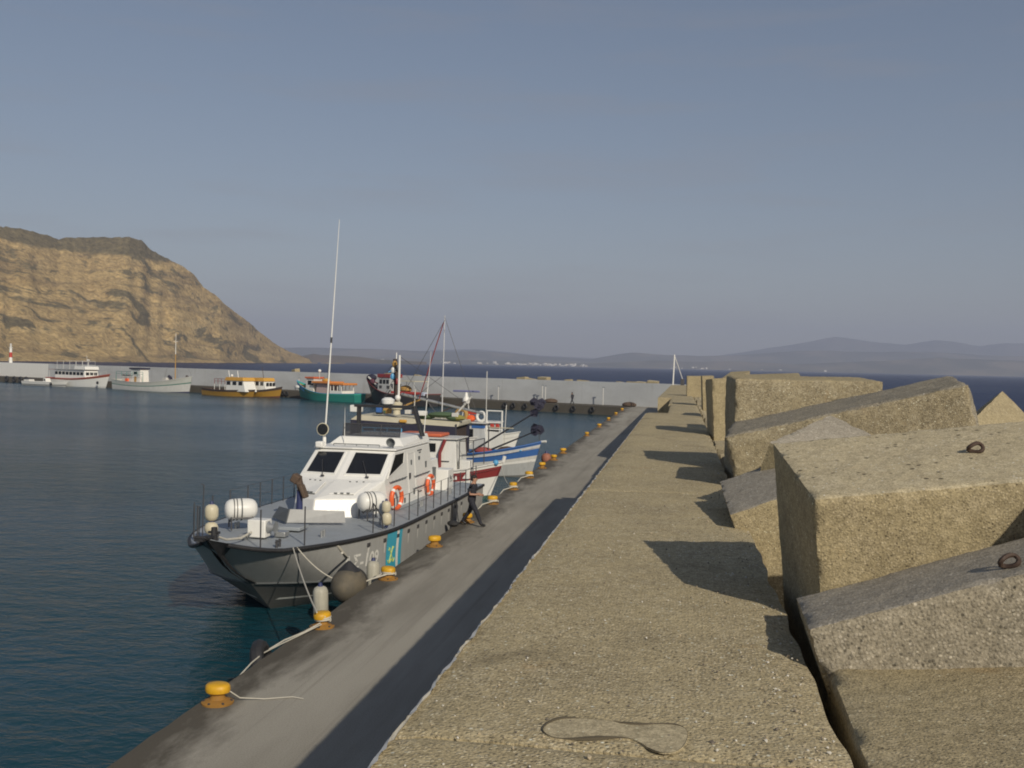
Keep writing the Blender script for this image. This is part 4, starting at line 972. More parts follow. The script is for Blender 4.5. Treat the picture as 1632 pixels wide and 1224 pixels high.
# ---- fenders between hull and quay
fender((-7.92, 22.35, 1.20), .17, .80, 'tall dirty white fender hanging at the quay edge beside the second bollard', paint('dirty_fender', (.46, .44, .36), .6, .8), .10)
fender((-7.80, 26.0, 1.10), .17, .8, 'pale fender wedged between hull and quay behind the huge round fender', paint('dirty_fender', (.46, .44, .36), .6, .8), .0)
bf = empty('round_fender', (-8.0, 24.6, 1.14), 0, label='huge dark round fender with a black cone top between hull and quay', cat='fender')
BFM = paint('old_rubber', (.10, .088, .066), .8, .9, 3.0, grime=(.25, .20, .13), streak=False)
MB().ball((0, 0, 0), .58, 24, (.74, 1.08, .76)).build('body', BFM, bf)
MB().lathe([(.28, .36), (.19, .45), (.09, .55), (.03, .60)], 18).build('cone', BLACK, bf)
mb = MB()
for a_ in (.5, 1.7, 2.9): mb.tube([Vector((.445 * cos(a_) * sin(w), .64 * sin(a_) * sin(w), .455 * cos(w))) for w in [pi * i / 20 for i in range(21)]], .02, 5)
mb.build('net', DKSTEEL, bf)
rope([bw(3.05, half(3, 3.05), 1.99), bw(3.6, hw(3.6, 1.5) + .06, 1.5), (-8.15, 24.5, 1.95)], .03, 'pale strap holding the huge round fender to the rail')
# ---- mooring ropes to the quay
fl = bw(1.75, half(3, 1.75) + .04, 2.03)
rope([fl, (-7.2, 20.1, QZ + .36)], .016, 'taut pale bow rope down to the second bollard', 'bow ropes of the patrol boat', sag=.10)
rope([fl + Vector((.06, .1, 0)), (-7.25, 25.2, QZ + .2)], .016, 'slack pale bow rope sagging to the bollard by the huge fender', 'bow ropes of the patrol boat', sag=.55)
rope(coil(1, .14, .16, 3), .02, 'rope coiled round the second bollard')
rope(coil(2, .13, .17, 2) + [(-7.5, 24.9, QZ + .06), (-7.9, 24.6, QZ - .1)], .02, 'rope coiled round the bollard by the huge fender')
for i in (5, 6, 7): rope(coil(i, .1, .2, 2) + [(-7.5, BY[i] - .5, QZ + .03), (-7.65, BY[i] - .9, QZ - .2)], .022, ['rope round the bollard just beyond the walking man', 'rope round the bollard below the crimson striped bow', 'rope round the bollard between the crimson and blue boat bows'][i - 5])
# ================================================================== OTHER BOATS (local: x forward, y to port, z up)
def make_hull(root, L, Bm, F, bow_up, stern_up, draft, bands, transom=.65, p=2.2, rake=.9, flare=.18, deck=None, rail=None, bul=.28, n=30, ox=0.0):
    """bands: list of (height fraction up to, name, material) from the keel to the rail"""
    def plan(u): 
        if u < .45: return transom + (1 - transom) * sin(pi / 2 * u / .45)
        return max(.015, 1 - ((u - .45) / .55) ** p)
    def sh(u): return F + (bow_up * ((u - .4) / .6) ** 2 if u > .4 else stern_up * ((.4 - u) / .4) ** 2)
    def P(u, h, sg, o=0):
        z = -draft + (sh(u) + draft) * h
        fl = (1 - flare * (1 - h)) * (1 - (1 - min(1, h / .35)) ** 2 * .55)
        bowpin = 1 - max(0, (u - .6) / .4) ** 2 * .55 * (1 - h)
        x = ox - L / 2 + u * (L - rake * (1 - h))
        return Vector((x, sg * (Bm / 2 * plan(u) * fl * bowpin + o), z))
    h0 = 0.0
    for h1, nm, mat in bands:
        mb = MB(); sub = max(1, int((h1 - h0) * 12))
        for sg in (1, -1):
            R = [mb.add([P(i / n, h0 + (h1 - h0) * r / sub, sg) for i in range(n + 1)]) for r in range(sub + 1)]
            for a, b in zip(R, R[1:]):
                for i in range(n):
                    q = (a + i, a + i + 1, b + i + 1, b + i); mb.face(q if sg < 0 else q[::-1])
        a = mb.add([P(0, h0, 1), P(0, h0, -1), P(0, h1, -1), P(0, h1, 1)]); mb.face((a, a + 1, a + 2, a + 3)[::-1])
        mb.build(nm, mat, root, smooth=40); h0 = h1
    mb = MB(); R = [mb.add([P(i / n, 1, 1, -.02) - Vector((0, 0, bul)), P(i / n, 1, -1, -.02) - Vector((0, 0, bul))]) for i in range(n + 1)]
    for a, b in zip(R, R[1:]): mb.face((a, a + 1, b + 1, b)[::-1])
    mb.build('deck', deck or OLDWHITE, root, smooth=0)
    mb = MB(); loop = [P(i / n, 1, 1, .01) for i in range(n + 1)] + [P(i / n, 1, -1, .01) for i in reversed(range(n + 1))]
    mb.tube(loop, .045, 6, closed=True); mb.build('rail_cap', rail or OLDWHITE, root)
    return P, sh
def win(root, c, d, axis, frame=True, glass=None, name='window'):
    """flat window standing a little proud of a cabin side; axis x or y is the facing"""
    c = Vector(c); mb = MB()
    a, h = d
    if axis[0]: L = [c + Vector((0, sx * a / 2, sz * h / 2)) for sx, sz in ((-1, -1), (1, -1), (1, 1), (-1, 1))]; L = L if axis[0] > 0 else L[::-1]
    else: L = [c + Vector((sx * a / 2, 0, sz * h / 2)) for sx, sz in ((1, -1), (-1, -1), (-1, 1), (1, 1))]; L = L if axis[1] > 0 else L[::-1]
    mb.plate(L, .015, .004)
    return mb.build(name, glass or GLASS, root, smooth=0)
def cabin(root, x0, x1, w, z0, z1, mat, slope_f=.25, slope_b=0, name='cabin', roof=None, roofmat=None, over=.15, taper=.92, roof_th=.07):
    mb = MB(); h = w / 2; ht = h * taper
    mb.hexa([(x0, -h, z0), (x1, -h, z0), (x1, h, z0), (x0, h, z0), (x0 + slope_b, -ht, z1), (x1 - slope_f, -ht, z1), (x1 - slope_f, ht, z1), (x0 + slope_b, ht, z1)])
    c = mb.build(name, mat, root, smooth=0, bevel=.025)
    if roofmat:
        mb = MB(); mb.box(((x0 + slope_b + x1 - slope_f) / 2, 0, z1 + roof_th / 2 + .003), (x1 - slope_f - x0 - slope_b + 2 * over, 2 * ht + 2 * over, roof_th)); mb.build('roof', roofmat, root, smooth=0, bevel=.02)
    return c
def post(root, p0, p1, r, mat, name='mast', n=7, r1=None):
    return MB().tube([p0, p1], [r, r1 or r], n).build(name, mat, root)
def railing(root, pts, h, mat, name='railing', r=.02):
    mb = MB()
    for p in pts: mb.tube([p, Vector(p) + Vector((0, 0, h))], r, 5)
    for f in (1, .55): mb.tube([Vector(p) + Vector((0, 0, h * f)) for p in pts], r * .9, 5)
    return mb.build(name, mat, root)
QRZ = atan2(-QD.y, -QD.x)                    # heading along the mole towards the corner (to the right)
def mole_spot(px_, off):                       # distance along the mole for a pixel column, at an offset in front of it
    d = ray(px_, 610); num = (onmole(0, -off) - EYE).dot(QN); p = EYE + d * (num / d.dot(QN)); return Vector((p.x, p.y, 0))

# ---- tour boat
def span(x0, x1, off): a = mole_spot(x0, off); b = mole_spot(x1, off); return (a + b) / 2, (a - b).length
c0, L0 = span(84, 175, 2.6)
r = empty('tour_boat', c0, QRZ, label='white tour boat with a red brown rail, long cabin windows and a sun deck frame', cat='tour boat')
P_, sh = make_hull(r, L0, 4.2, 1.75, 1.15, .0, .7, [(.30, 'boot_top', OLDWHITE), (.86, 'topsides', WHITE), (1.0, 'sheer_band', paint('red_brown', (.30, .09, .055), .5, .3))], .8, 2.4, 1.8, .2, OCHRE, RED)
x0, x1 = -L0 * .33, L0 * .20
cabin(r, x0, x1, 3.2, 1.5, 3.55, WHITE, .4, 0, roofmat=paint('grey_deck_top', (.34, .33, .31), .7, .3), over=.3)
for k in range(8): win(r, (x0 + .55 + k * (x1 - x0 - 1.2) / 7.4, -1.575, 2.82), ((x1 - x0) / 10.5, .62), (0, -1))
for k in range(3): win(r, (x1 - .19, -.9 + .9 * k, 2.8), (.72, .6), (1, 0))
mb = MB(); mb.hexa([(x1 - 4.1, -1.55, 3.66), (x1 + .1, -1.55, 3.66), (x1 + .1, 1.55, 3.66), (x1 - 4.1, 1.55, 3.66), (x1 - 4.1, -1.5, 4.32), (x1 - .15, -1.5, 4.32), (x1 - .15, 1.5, 4.32), (x1 - 4.1, 1.5, 4.32)]); mb.build('flybridge_screen', WHITE, r, smooth=0, bevel=.05)
railing(r, [(x, -1.4, 3.63) for x in np.linspace(x0 + .5, x1 - 1.2, 5)] + [(x1 - 1.2, 1.4, 3.63)] + [(x, 1.4, 3.63) for x in np.linspace(x1 - 1.2, x0 + .5, 5)], 1.75, OLDWHITE, 'sun_deck_frame', .035)
mb = MB(); mb.lathe([(.2, 0), (.35, .1), (.2, .25)], 12, Matrix.Translation((x1 - 1.5, 0, 5.5))); mb.build('radar_dome', WHITE, r); post(r, (x1 - 1.5, 0, 4.3), (x1 - 1.5, 0, 5.5), .05, OLDWHITE)
post(r, (x1 - 2.2, .3, 4.3), (x1 - 2.6, .3, 6.6), .03, OLDWHITE, 'aerial')
mb = MB(); mb.box((x0 - 1.4, 0, 3.5), (2.6, 3.2, .06)); mb.build('stern_awning', paint('faded_red_canvas', (.42, .22, .18), .8, .3), r, smooth=0)
for y in (-1.4, 1.4): post(r, (x0 - 2.5, y, 1.6), (x0 - 2.5, y, 3.5), .04, OLDWHITE, 'awning_post')
railing(r, [P_(u, 1, -1) - Vector((0, -.1, 0)) for u in (.78, .84, .90, .96)], .7, OLDWHITE)
MB().lathe([(.32, 0), (.3, .2), (.12, .2)], 14, Matrix.Translation((L0 / 2 - 2.2, -1.3, 1.1)) @ Matrix.Rotation(pi / 2, 4, 'X')).build('hull_tyre', BLACK, r)
# ---- small open boat in front of it
c1, L1 = span(46, 103, 6.2)
r = empty('small_motorboat', c1, QRZ + .1, label='small low white motorboat with a tiny console in front of the tour boat', cat='motorboat')
P_, sh = make_hull(r, L1, 2.3, .85, .25, .0, .3, [(.42, 'bottom', paint('pale_grey_bottom', (.45, .44, .41), .5, .3)), (.56, 'stripe', GREYK), (1.0, 'topsides', WHITE)], .9, 2.2, .9, .2, OLDWHITE, WHITE)
cabin(r, -.3, .9, 1.2, .6, 1.65, WHITE, .5, roofmat=None); win(r, (.2, -.6, 1.3), (.5, .35), (0, -1))
cabin(r, -L1 / 2 + .3, -L1 / 2 + 2.2, 1.4, .6, 1.35, OLDWHITE, .3, name='cuddy', roofmat=NAVYC)
MB().box((-L1 / 2 - .1, 0, .9), (.35, .4, .9)).build('outboard', BLACK, r, bevel=.08)
MB().ball((L1 * .22, -1.15, .55), .28, 10).build('side_fender', BLACK, r)
# ---- caique with tall mast
c2, L2 = span(187, 306, 2.6)
r = empty('wooden_caique', c2, QRZ, label='white wooden caique with a tall ochre mast and an upright wheelhouse at its stern', cat='fishing boat')
P_, sh = make_hull(r, L2, 4.6, 1.65, 1.5, .35, .8, [(.27, 'boot_top', paint('dark_blue_boot', (.05, .05, .11), .6, .3)), (.66, 'topsides', OLDWHITE), (.72, 'green_line', paint('green_line_paint', (.10, .22, .17), .6, .3)), (1.0, 'bulwark', paint('off_white_bulwark', (.52, .53, .48), .6, .4))], .55, 2.6, 1.0, .15, OCHRE, OLDWHITE)
cabin(r, -L2 * .25, -L2 * .12, 2.0, 1.4, 4.1, WHITE, .1, roofmat=NAVYC, over=.25, roof_th=.3); win(r, (-L2 * .185, -.985, 3.4), (1.1, .55), (0, -1)); win(r, (-L2 * .125, 0, 3.4), (1.2, .55), (1, 0))
MB().box((-L2 * .185, -1.0, 2.1), (.7, .03, 1.2)).build('door', OCHRE, r, smooth=0)
cabin(r, -L2 * .38, -L2 * .26, 1.8, 1.4, 3.0, OLDWHITE, 0, name='aft_shelter', roofmat=OLDWHITE, over=.3)
railing(r, [(x, -1.5, 2.7) for x in np.linspace(-L2 * .42, -L2 * .05, 6)], .9, GREENB, 'gallows_frame', .04)
for x in (-L2 * .42, -L2 * .05): post(r, (x, -1.5, 1.4), (x, -1.5, 2.7), .05, GREENB, 'gallows_post')
MB().box((-L2 * .30, -.9, 1.95), (.9, .5, .6)).build('crate', ORANGE, r, bevel=.03)
mx = L2 * .287
post(r, (mx, 0, 1.4), (mx, 0, 7.2), .10, OCHRE, r1=.08); post(r, (mx, 0, 7.2), (mx, 0, 11.2), .075, WHITE, 'topmast', r1=.03)
post(r, (mx - .7, 0, 9.6), (mx + .7, 0, 9.6), .04, WHITE, 'crosstree')
for y in (-1.6, 1.6): post(r, (mx, 0, 9.4), (mx - 1.4, y, 2.2), .012, DKSTEEL, 'stay', 4)
post(r, (mx, 0, 10.4), (L2 * .49, 0, 3.2), .012, DKSTEEL, 'stay', 4)
cabin(r, mx - 3.2, mx - 1.5, 1.8, 1.4, 2.7, OLDWHITE, .2, .5, name='deck_hatch'); mb = MB(); mb.tube([(mx - 1.6, -.3, 3.0), (mx - .9, -.3, 2.7), (mx - .4, -.3, 1.9)], [.28, .25, .3], 8); mb.build('winch_cover', NAVYC, r)
MB().tube([(L2 * .44, -.2, 2.4), (L2 * .45, -.2, 3.2)], [.2, .28], 8).build('anchor_winch', WOOD, r)
# ---- two yellow boats
for j, (xa, xb, off, lab) in enumerate(((329, 408, 4.6, 'yellow hulled boat with a white cabin and long orange yellow roof, nearer of the two'), (393, 449, 1.7, 'yellow hulled boat partly behind its twin, with three dark cabin windows near its bow'))):
    c3, L3 = span(xa, xb, off)
    r = empty('yellow_boat', c3, QRZ + (.03 if j else -.02), label=lab, cat='passenger boat', group='yellow boats at the mole')
    P_, sh = make_hull(r, L3, 3.5, 1.15 if j else 1.05, .75 if j else .25, .15, .6, [(.36, 'boot_top', paint('maroon_boot', (.13, .05, .03), .6, .3)), (.82, 'topsides', YELB), (1.0, 'sheer_band', WOOD)], .7, 2.3, .8, .2, OCHRE, WOOD)
    xa_, xb_ = (L3 * .02, L3 * .42) if j == 0 else (-L3 * .24, L3 * .22)
    cabin(r, xa_, xb_, 2.5, .9, 2.75, WHITE, .75, 0)
    mb = MB(); mb.hexa([(xa_ - .3, -1.3, 2.76), (xb_ - .55, -1.3, 2.76), (xb_ - .55, 1.3, 2.76), (xa_ - .3, 1.3, 2.76), (xa_ - .1, -1.2, 3.35), (xb_ - .8, -1.2, 3.35), (xb_ - .8, 1.2, 3.35), (xa_ - .1, 1.2, 3.35)]); mb.build('roof', YELR, r, smooth=0, bevel=.04)
    for k in range(3 + j * 0): win(r, (xa_ + .75 + k * (xb_ - xa_ - 1.5) / 2.4, -1.215, 2.32), ((xb_ - xa_ - 1.2) / 4.1, .6), (0, -1))
    if j == 1:
        for k in range(3): win(r, (xb_ - .30, -.72 + .72 * k, 2.25), (.55, .6), (1, 0))
    if j == 0:
        railing(r, [(x, -1.2, 2.1) for x in np.linspace(-L3 * .22, xa_ - .3, 4)], .9, paint('maroon_rail', (.2, .05, .05), .6, .3), 'stern_frame', .05)
        for x in np.linspace(-L3 * .22, xa_ - .3, 3): post(r, (x, -1.2, .9), (x, -1.2, 2.1), .05, OLDWHITE, 'awning_post')
        for x in (xa_ - .6, xa_ + 1.9): post(r, (x, 0, 3.3), (x - .3, 0, 4.5), .05, WHITE, 'aerial')
        MB().ball((xa_ - .2, .2, 3.6), .25, 10).build('roof_lamp', WHITE, r); post(r, (xa_ - 2.2, .3, 3.2), (xa_ - .4, .3, 3.6), .03, OLDWHITE, 'boom')
    else: post(r, ((xa_ + xb_) / 2, 0, 3.3), ((xa_ + xb_) / 2 - .4, 0, 5.2), .05, WOOD)
# ---- green boat, bow to the left
c4, L4 = span(473, 574, 2.4)
r = empty('green_boat', c4, QRZ + pi, label='green hulled fishing boat with a blue raised bow and orange roofs', cat='fishing boat')
P_, sh = make_hull(r, L4, 3.8, 1.25, 1.9, .15, .7, [(.30, 'boot_top', paint('dark_green_boot', (.02, .05, .045), .6, .3)), (.90, 'topsides', GREENB), (1.0, 'sheer_band', paint('bright_green_band', (.04, .34, .24), .5, .2))], .7, 2.4, 1.4, .2, OCHRE, LBLUE)
hullbow = MB()
for sg in (1, -1):
    R = [hullbow.add([P_(u, h, sg, .02) for u in (.80, .86, .92, .98, 1.0)]) for h in (.72, .86, 1.0)]
    for a, b in zip(R, R[1:]):
        for i in range(4): q = (a + i, a + i + 1, b + i + 1, b + i); hullbow.face(q if sg < 0 else q[::-1])
hullbow.build('blue_bow', LBLUE, r)
cabin(r, L4 * .15, L4 * .28, 2.2, 1.0, 3.6, OLDWHITE, .2, roofmat=paint('red_orange_roof', (.55, .13, .05), .6, .2), over=.2, roof_th=.28)
for sg in (1, -1): win(r, (L4 * .21, 1.07 * sg, 2.9), (.9, .7), (0, sg))
win(r, (L4 * .276, 0, 3.0), (1.5, .6), (1, 0)); MB().box((L4 * .17, 1.02, 2.0), (.6, .06, 1.6)).build('door', WOOD, r)
cabin(r, -L4 * .10, L4 * .10, 2.4, 1.0, 2.9, paint('pinkish_grey', (.42, .33, .32), .6, .3), .1, name='deck_shelter', roofmat=paint('orange_tarp', (.62, .22, .05), .8, .3), over=.6, roof_th=.3)
mb = MB(); mb.hexa([(-L4 * .32, -1.4, 1.1), (-L4 * .13, -1.4, 1.1), (-L4 * .13, 1.4, 1.1), (-L4 * .32, 1.4, 1.1), (-L4 * .32, -1.4, 1.75), (-L4 * .13, -1.4, 1.75), (-L4 * .13, 1.4, 1.75), (-L4 * .32, 1.4, 1.75)]); mb.build('stern_box', WHITE, r, smooth=0)
for x in (-L4 * .31, -L4 * .25, -L4 * .19, -L4 * .14):
    for y in (-1.35, 1.35): post(r, (x, y, 1.7), (x, y, 2.75), .07, WHITE, 'awning_post')
MB().box((-L4 * .225, 0, 2.85), (L4 * .26, 3.2, .35)).build('awning', paint('orange_tarp', (.62, .22, .05), .8, .3), r, bevel=.1)
post(r, (-L4 * .0, 0, 3.1), (-L4 * .01, 0, 6.0), .05, DKSTEEL); post(r, (L4 * .13, 0, 3.6), (L4 * .13, 0, 4.7), .05, OLDWHITE, 'light_post'); MB().ball((L4 * .13, 0, 4.9), .28, 10).build('radar_dome', WHITE, r)
MB().ball((L4 * .40, 1.25, 2.1), .42, 10, (1.3, .4, .7)).build('bow_bundle', WHITE, r); MB().ball((0, 0.3, 3.35), .5, 10, (1.8, 1, .7)).build('net_heap', YELR, r)
# ---- dark trawler, high dark bow to the left
c5, L5 = span(584, 692, 3.0)
r = empty('dark_trawler', c5, QRZ + pi, label='dark hulled trawler with a high black bow and a red topped grey wheelhouse', cat='trawler')
P_, sh = make_hull(r, L5, 4.6, 1.7, 2.3, .2, .9, [(.92, 'topsides', paint('black_brown_hull', (.03, .028, .03), .6, .4)), (1.0, 'sheer_band', WOOD)], .7, 2.3, 2.2, .2, WOOD, CRIMSON)
cabin(r, L5 * .06, L5 * .24, 2.8, 1.5, 4.2, paint('grey_wheelhouse', (.42, .43, .43), .6, .4), .2, roofmat=CRIMSON, over=.15, roof_th=.55)
for k in range(3): win(r, (L5 * .09 + k * L5 * .05, 1.31, 3.5), (.55, .75), (0, 1)); win(r, (L5 * .232, -.9 + .9 * k, 3.5), (.6, .7), (1, 0))
for k in range(2): MB().box((L5 * .08 + k * 1.6, 1.33, 2.2), (.6, .06, 1.5)).build('door', DKSTEEL, r)
post(r, (L5 * .43, .6, 4.2), (L5 * .22, .6, 2.2), .14, OLDWHITE, 'gangway')
MB().ball((L5 * .42, 0, 4.1), .7, 10, (1.5, .8, .8)).build('bow_net_heap', NAVYC, r)
MB().ball((L5 * .36, .7, 3.5), .5, 10, (1.2, .6, .9)).build('net_heap', paint('maroon_net', (.12, .04, .06), .9, .3), r)
mb = MB(); mb.box((-L5 * .16, 0, 3.75), (L5 * .32, 3.2, .12)); mb.build('awning', CANVAS, r, smooth=0)
for x in (-L5 * .31, -L5 * .01):
    for y in (-1.5, 1.5): post(r, (x, y, 1.6), (x, y, 3.75), .05, OLDWHITE, 'awning_post')
MB().ball((-L5 * .12, .4, 2.5), .8, 10, (1.4, 1, .75)).build('net_heap', OCHRE, r)
mb = MB(); mb.box((-L5 * .22, 1.9, 2.0), (L5 * .42, .22, .35)); mb.build('red_bulwark', RED, r, bevel=.04)
MB().box((-L5 * .42, 1.5, 1.9), (1.6, .8, .5)).build('deck_box', paint('pale_blue_box', (.5, .55, .66), .6, .2), r, bevel=.03)
post(r, (L5 * .05, 0, 4.7), (L5 * .05, 0, 6.4), .05, OLDWHITE, 'light_post'); post(r, (L5 * .0, 0, 6.1), (L5 * .1, 0, 6.1), .05, paint('mint', (.5, .72, .62), .5, .1), 'crosstree')

# ---------------------------------------------------------------- boats lying along the quay behind the patrol boat
# crimson striped boat, bow to the quay
r = empty('crimson_striped_boat', (-12.6, 50.4, 0), -.06, label='small white boat with a crimson stripe, its bow pointing at the quay', cat='fishing boat')
P_, sh = make_hull(r, 8.2, 2.7, 1.28, .62, .1, .5, [(.30, 'boot_top', paint('sea_green_boot', (.06, .12, .10), .6, .3)), (.70, 'topsides', WHITE), (.92, 'crimson_stripe', CRIMSON), (1.0, 'sheer_band', WHITE)], .6, 2.4, .9, .18, GREYD, OLDWHITE)
cabin(r, -2.4, 2.0, 2.0, 1.0, 2.95, WHITE, .12, roofmat=OLDWHITE, over=.12)
for x in (-1.7, -.9): win(r, (x, -.985, 2.5), (.42, .5), (0, -1))
win(r, (.35, -.985, 2.55), (1.1, .4), (0, -1)); MB().box((-.2, 0, 1.9), (3.6, 2.06, .03)).build('rub_line', GREYK, r)
mb = MB(); mb.tube([(1.15, -1.1, 1.2), (1.15, -1.12, 2.3), (1.4, -1.1, 2.95)], .085, 8); mb.build('crimson_post', CRIMSON, r)
mb = MB(); mb.box((.0, .0, 3.12), (2.2, 1.5, .16)); mb.build('roof_raft', paint('faded_orange', (.55, .12, .05), .6, .4), r, bevel=.06)
railing(r, [(2.1, -.95, 1.3), (2.8, -.95, 1.35), (2.9, .8, 1.35)], 1.6, DKSTEEL, 'spray_frame', .025)
MB().box((2.3, -.5, 1.5), (.6, .7, .9)).build('locker', WHITE, r, bevel=.03)
mb = MB(); mb.tube([P_(.995, 1, 1) + Vector((0, 0, -.05)), P_(.995, 1, 1) + Vector((.08, 0, .28))], .09, 8); mb.build('stem_head', WHITE, r)
MB().ball((3.75, -.2, 1.85), .15, 10).build('buoy', LBLUE, r); MB().ball((.55, -1.42, 1.35), .26, 10, (1, .6, 1)).build('side_fender', GREYD, r)
rope([Vector((-8.6, 50.1, 1.7)), Vector((-7.2, BY[6], QZ + .25))], .014, 'thin mooring line from the crimson striped bow to the quay', sag=.35)
# blue and white boat, bow to the quay
r = empty('blue_white_boat', (-13.0, 62.0, 0), -.30, label='blue and white wooden fishing boat with buoy poles, its bow at the quay', cat='fishing boat')
P_, sh = make_hull(r, 10.4, 3.5, 1.22, .95, .25, .5, [(.26, 'boot_top', paint('dull_boot', (.16, .16, .15), .6, .4)), (.56, 'topsides', paint('silver_grey_hull', (.42, .43, .42), .5, .4)), (.62, 'rub_band', WHITE), (.70, 'pale_strake', OLDWHITE), (.86, 'blue_stripe', BLUE), (.94, 'pale_strake', OLDWHITE), (1.0, 'sheer_band', BLUE)], .55, 2.5, .8, .18, BLUE, BLUE)
MB().ball((1.6, -.4, 1.35), .5, 10, (1.3, .9, .7)).build('net_heap', paint('red_net', (.34, .07, .06), .95, .4), r); MB().ball((2.9, .1, 1.45), .55, 10, (1.3, 1, .6)).build('net_heap', BROWN, r)
MB().ball((.4, -.9, 1.35), .3, 10).build('float', CREAM, r); cabin(r, -3.5, -1.2, 1.8, .9, 2.0, WHITE, .2, name='cuddy', roofmat=OLDWHITE)
MB().box((3.6, 0, 1.62), (1.2, 1.3, .10)).build('foredeck', LBLUE, r, bevel=.03)
post(r, (2.0, -.6, 1.1), (2.0, -.6, 2.9), .035, DKSTEEL, 'frame_post'); post(r, (2.0, -.6, 2.9), (3.6, -.5, 2.9), .03, CREAM, 'frame_bar')
mb = MB(); mb.tube([P_(.995, 1, 1), P_(.995, 1, 1) + Vector((.35, 0, .05))], .07, 8); mb.build('stem_head', WHITE, r)
MB().box((4.9, -.75, 1.05), (.03, .03, .03)).build('cleat', DKSTEEL, r)
fender((-7.78, 61.0, 1.15), .30, .62, 'round red brown fender at the stem of the blue and white boat', paint('red_brown_fender', (.33, .13, .08), .7, .4))
# marker poles with dark flags, lying over the blue boat
for (pa, pb_, lab) in (((738, 728), (852, 658), 'upper dark marker pole with black flags leaning over the blue and white boat'), ((745, 732), (852, 688), 'lower dark marker pole with a black flag leaning over the blue and white boat')):
    a = aty(*pa, 62.5); b = aty(*pb_, 60.5)
    rr = empty('marker_pole', a, 0, label=lab, cat='marker buoy', group='marker poles on the blue and white boat')
    MB().tube([Vector((0, 0, 0)), (b - a)], [.075, .04], 7).build('pole', DKSTEEL, rr)
    rb = random.Random(int(pa[0])); mb = MB()
    for k in range(5):
        c = (b - a) + Vector((rb.uniform(-.05, .35), rb.uniform(-.15, .15), rb.uniform(-.25, .65))); ang = rb.uniform(0, 6)
        n0 = mb.add([c + Vector((.26 * cos(ang + w) * (1 + .3 * rb.random()), .12 * rb.uniform(-1, 1), .28 * sin(ang + w))) for w in (0, 1.3, 2.6, 4.0, 5.2)]); mb.face([n0 + i for i in range(5)])
        mb.ball(c, .13, 6, (.8, .5, 1.5), rotm(ang, ang * .7, ang * .4))
    mb.build('flag', NAVYC, rr, smooth=0)
    post(rr, (b - a) + Vector((.3, 0, -.05)), (b - a) + Vector((.3, 0, -1.6)), .012, DKSTEEL, 'line', 4)
# white trawler behind them
r = empty('white_trawler', (-16.6, 69.5, 0), -.22, label='white trawler with an orange rope drum on its cabin roof and a square stern frame', cat='trawler')
P_, sh = make_hull(r, 12.5, 4.2, 1.5, .7, .2, .8, [(.30, 'boot_top', BLACK), (1.0, 'topsides', WHITE)], .7, 2.3, 1.0, .2, GREYD, OLDWHITE)
GW = paint('grey_white_cabin', (.56, .57, .56), .5, .4)
cabin(r, 1.65, 4.5, 2.8, 1.0, 2.72, GW, .3, roofmat=OLDWHITE, over=.22, taper=.97)
win(r, (2.2, -1.40, 2.2), (.42, .62), (0, -1)); win(r, (3.1, -1.40, 2.05), (.72, .6), (0, -1)); win(r, (4.37, 0, 2.1), (1.6, .6), (1, 0))
mb = MB(); mb.tube([(2.4 + .36 * cos(a), -1.0, 3.24 + .36 * sin(a)) for a in [2 * pi * i / 20 for i in range(20)]], .14, 8, closed=True); mb.build('rope_drum', OCHRE, r)
MB().ball((3.0, -.8, 3.02), .30, 10, (1.25, 1, .8)).build('orange_heap', ORANGE, r); MB().box((2.8, -.2, 3.4), (.5, .4, .26)).build('red_box', RED, r)
mb = MB(); mb.tube([(3.8 + .30 * cos(a), -.9, 3.16 + .30 * sin(a)) for a in [2 * pi * i / 18 for i in range(18)]], .10, 8, closed=True); mb.build('white_lifering', WHITE, r)
MB().box((3.8, -1.3, 2.52), (.9, .2, .2)).build('blue_board', BLUE, r)
for x in (4.25, 5.35): post(r, (x, -1.0, 1.2), (x, -1.0, 3.62), .06, WHITE, 'frame_post')
for z in (3.58, 2.80, 2.36): post(r, (4.25, -1.0, z), (5.35, -1.0, z), .05, WHITE, 'frame_bar')
for x in (4.62, 5.0): MB().box((x, -.9, 2.58), (.26, .2, .3)).build('red_float', RED, r, bevel=.05)
MB().plate([(4.1, -1.15, 1.0), (5.5, -1.15, 1.1), (5.5, -1.15, 2.2), (4.1, -1.15, 2.25)], .05).build('bulwark_plate', WHITE, r, smooth=0)
post(r, (5.5, -.9, 1.4), (5.6, -.9, 4.0), .03, OLDWHITE, 'aerial'); post(r, (4.2, -1.0, 1.4), (4.2, -1.0, 6.2), .03, OLDWHITE, 'aerial')
mb = MB(); mb.tube([(1.9, -1.45, 2.3), (2.9, -1.6, 1.3)], .045, 6); mb.build('stay_bar', WHITE, r)
mb = MB(); mb.box((2.0, .6, 4.78), (2.0, .12, .13)); mb.build('radar_bar', paint('radar_blue', (.17, .18, .34), .5, .2), r, bevel=.03)
mb = MB(); mb.lathe([(.22, 3.95), (.26, 4.05), (.24, 4.3), (.12, 4.45), (.09, 4.71)], 14, Matrix.Translation((2.0, .6, 0))); mb.build('radar_pedestal', WHITE, r)
for x in (1.7, 2.3): post(r, (x, .6, 2.75), (2.0 + (x - 2) * .5, .6, 4.0), .04, OLDWHITE, 'radar_leg')
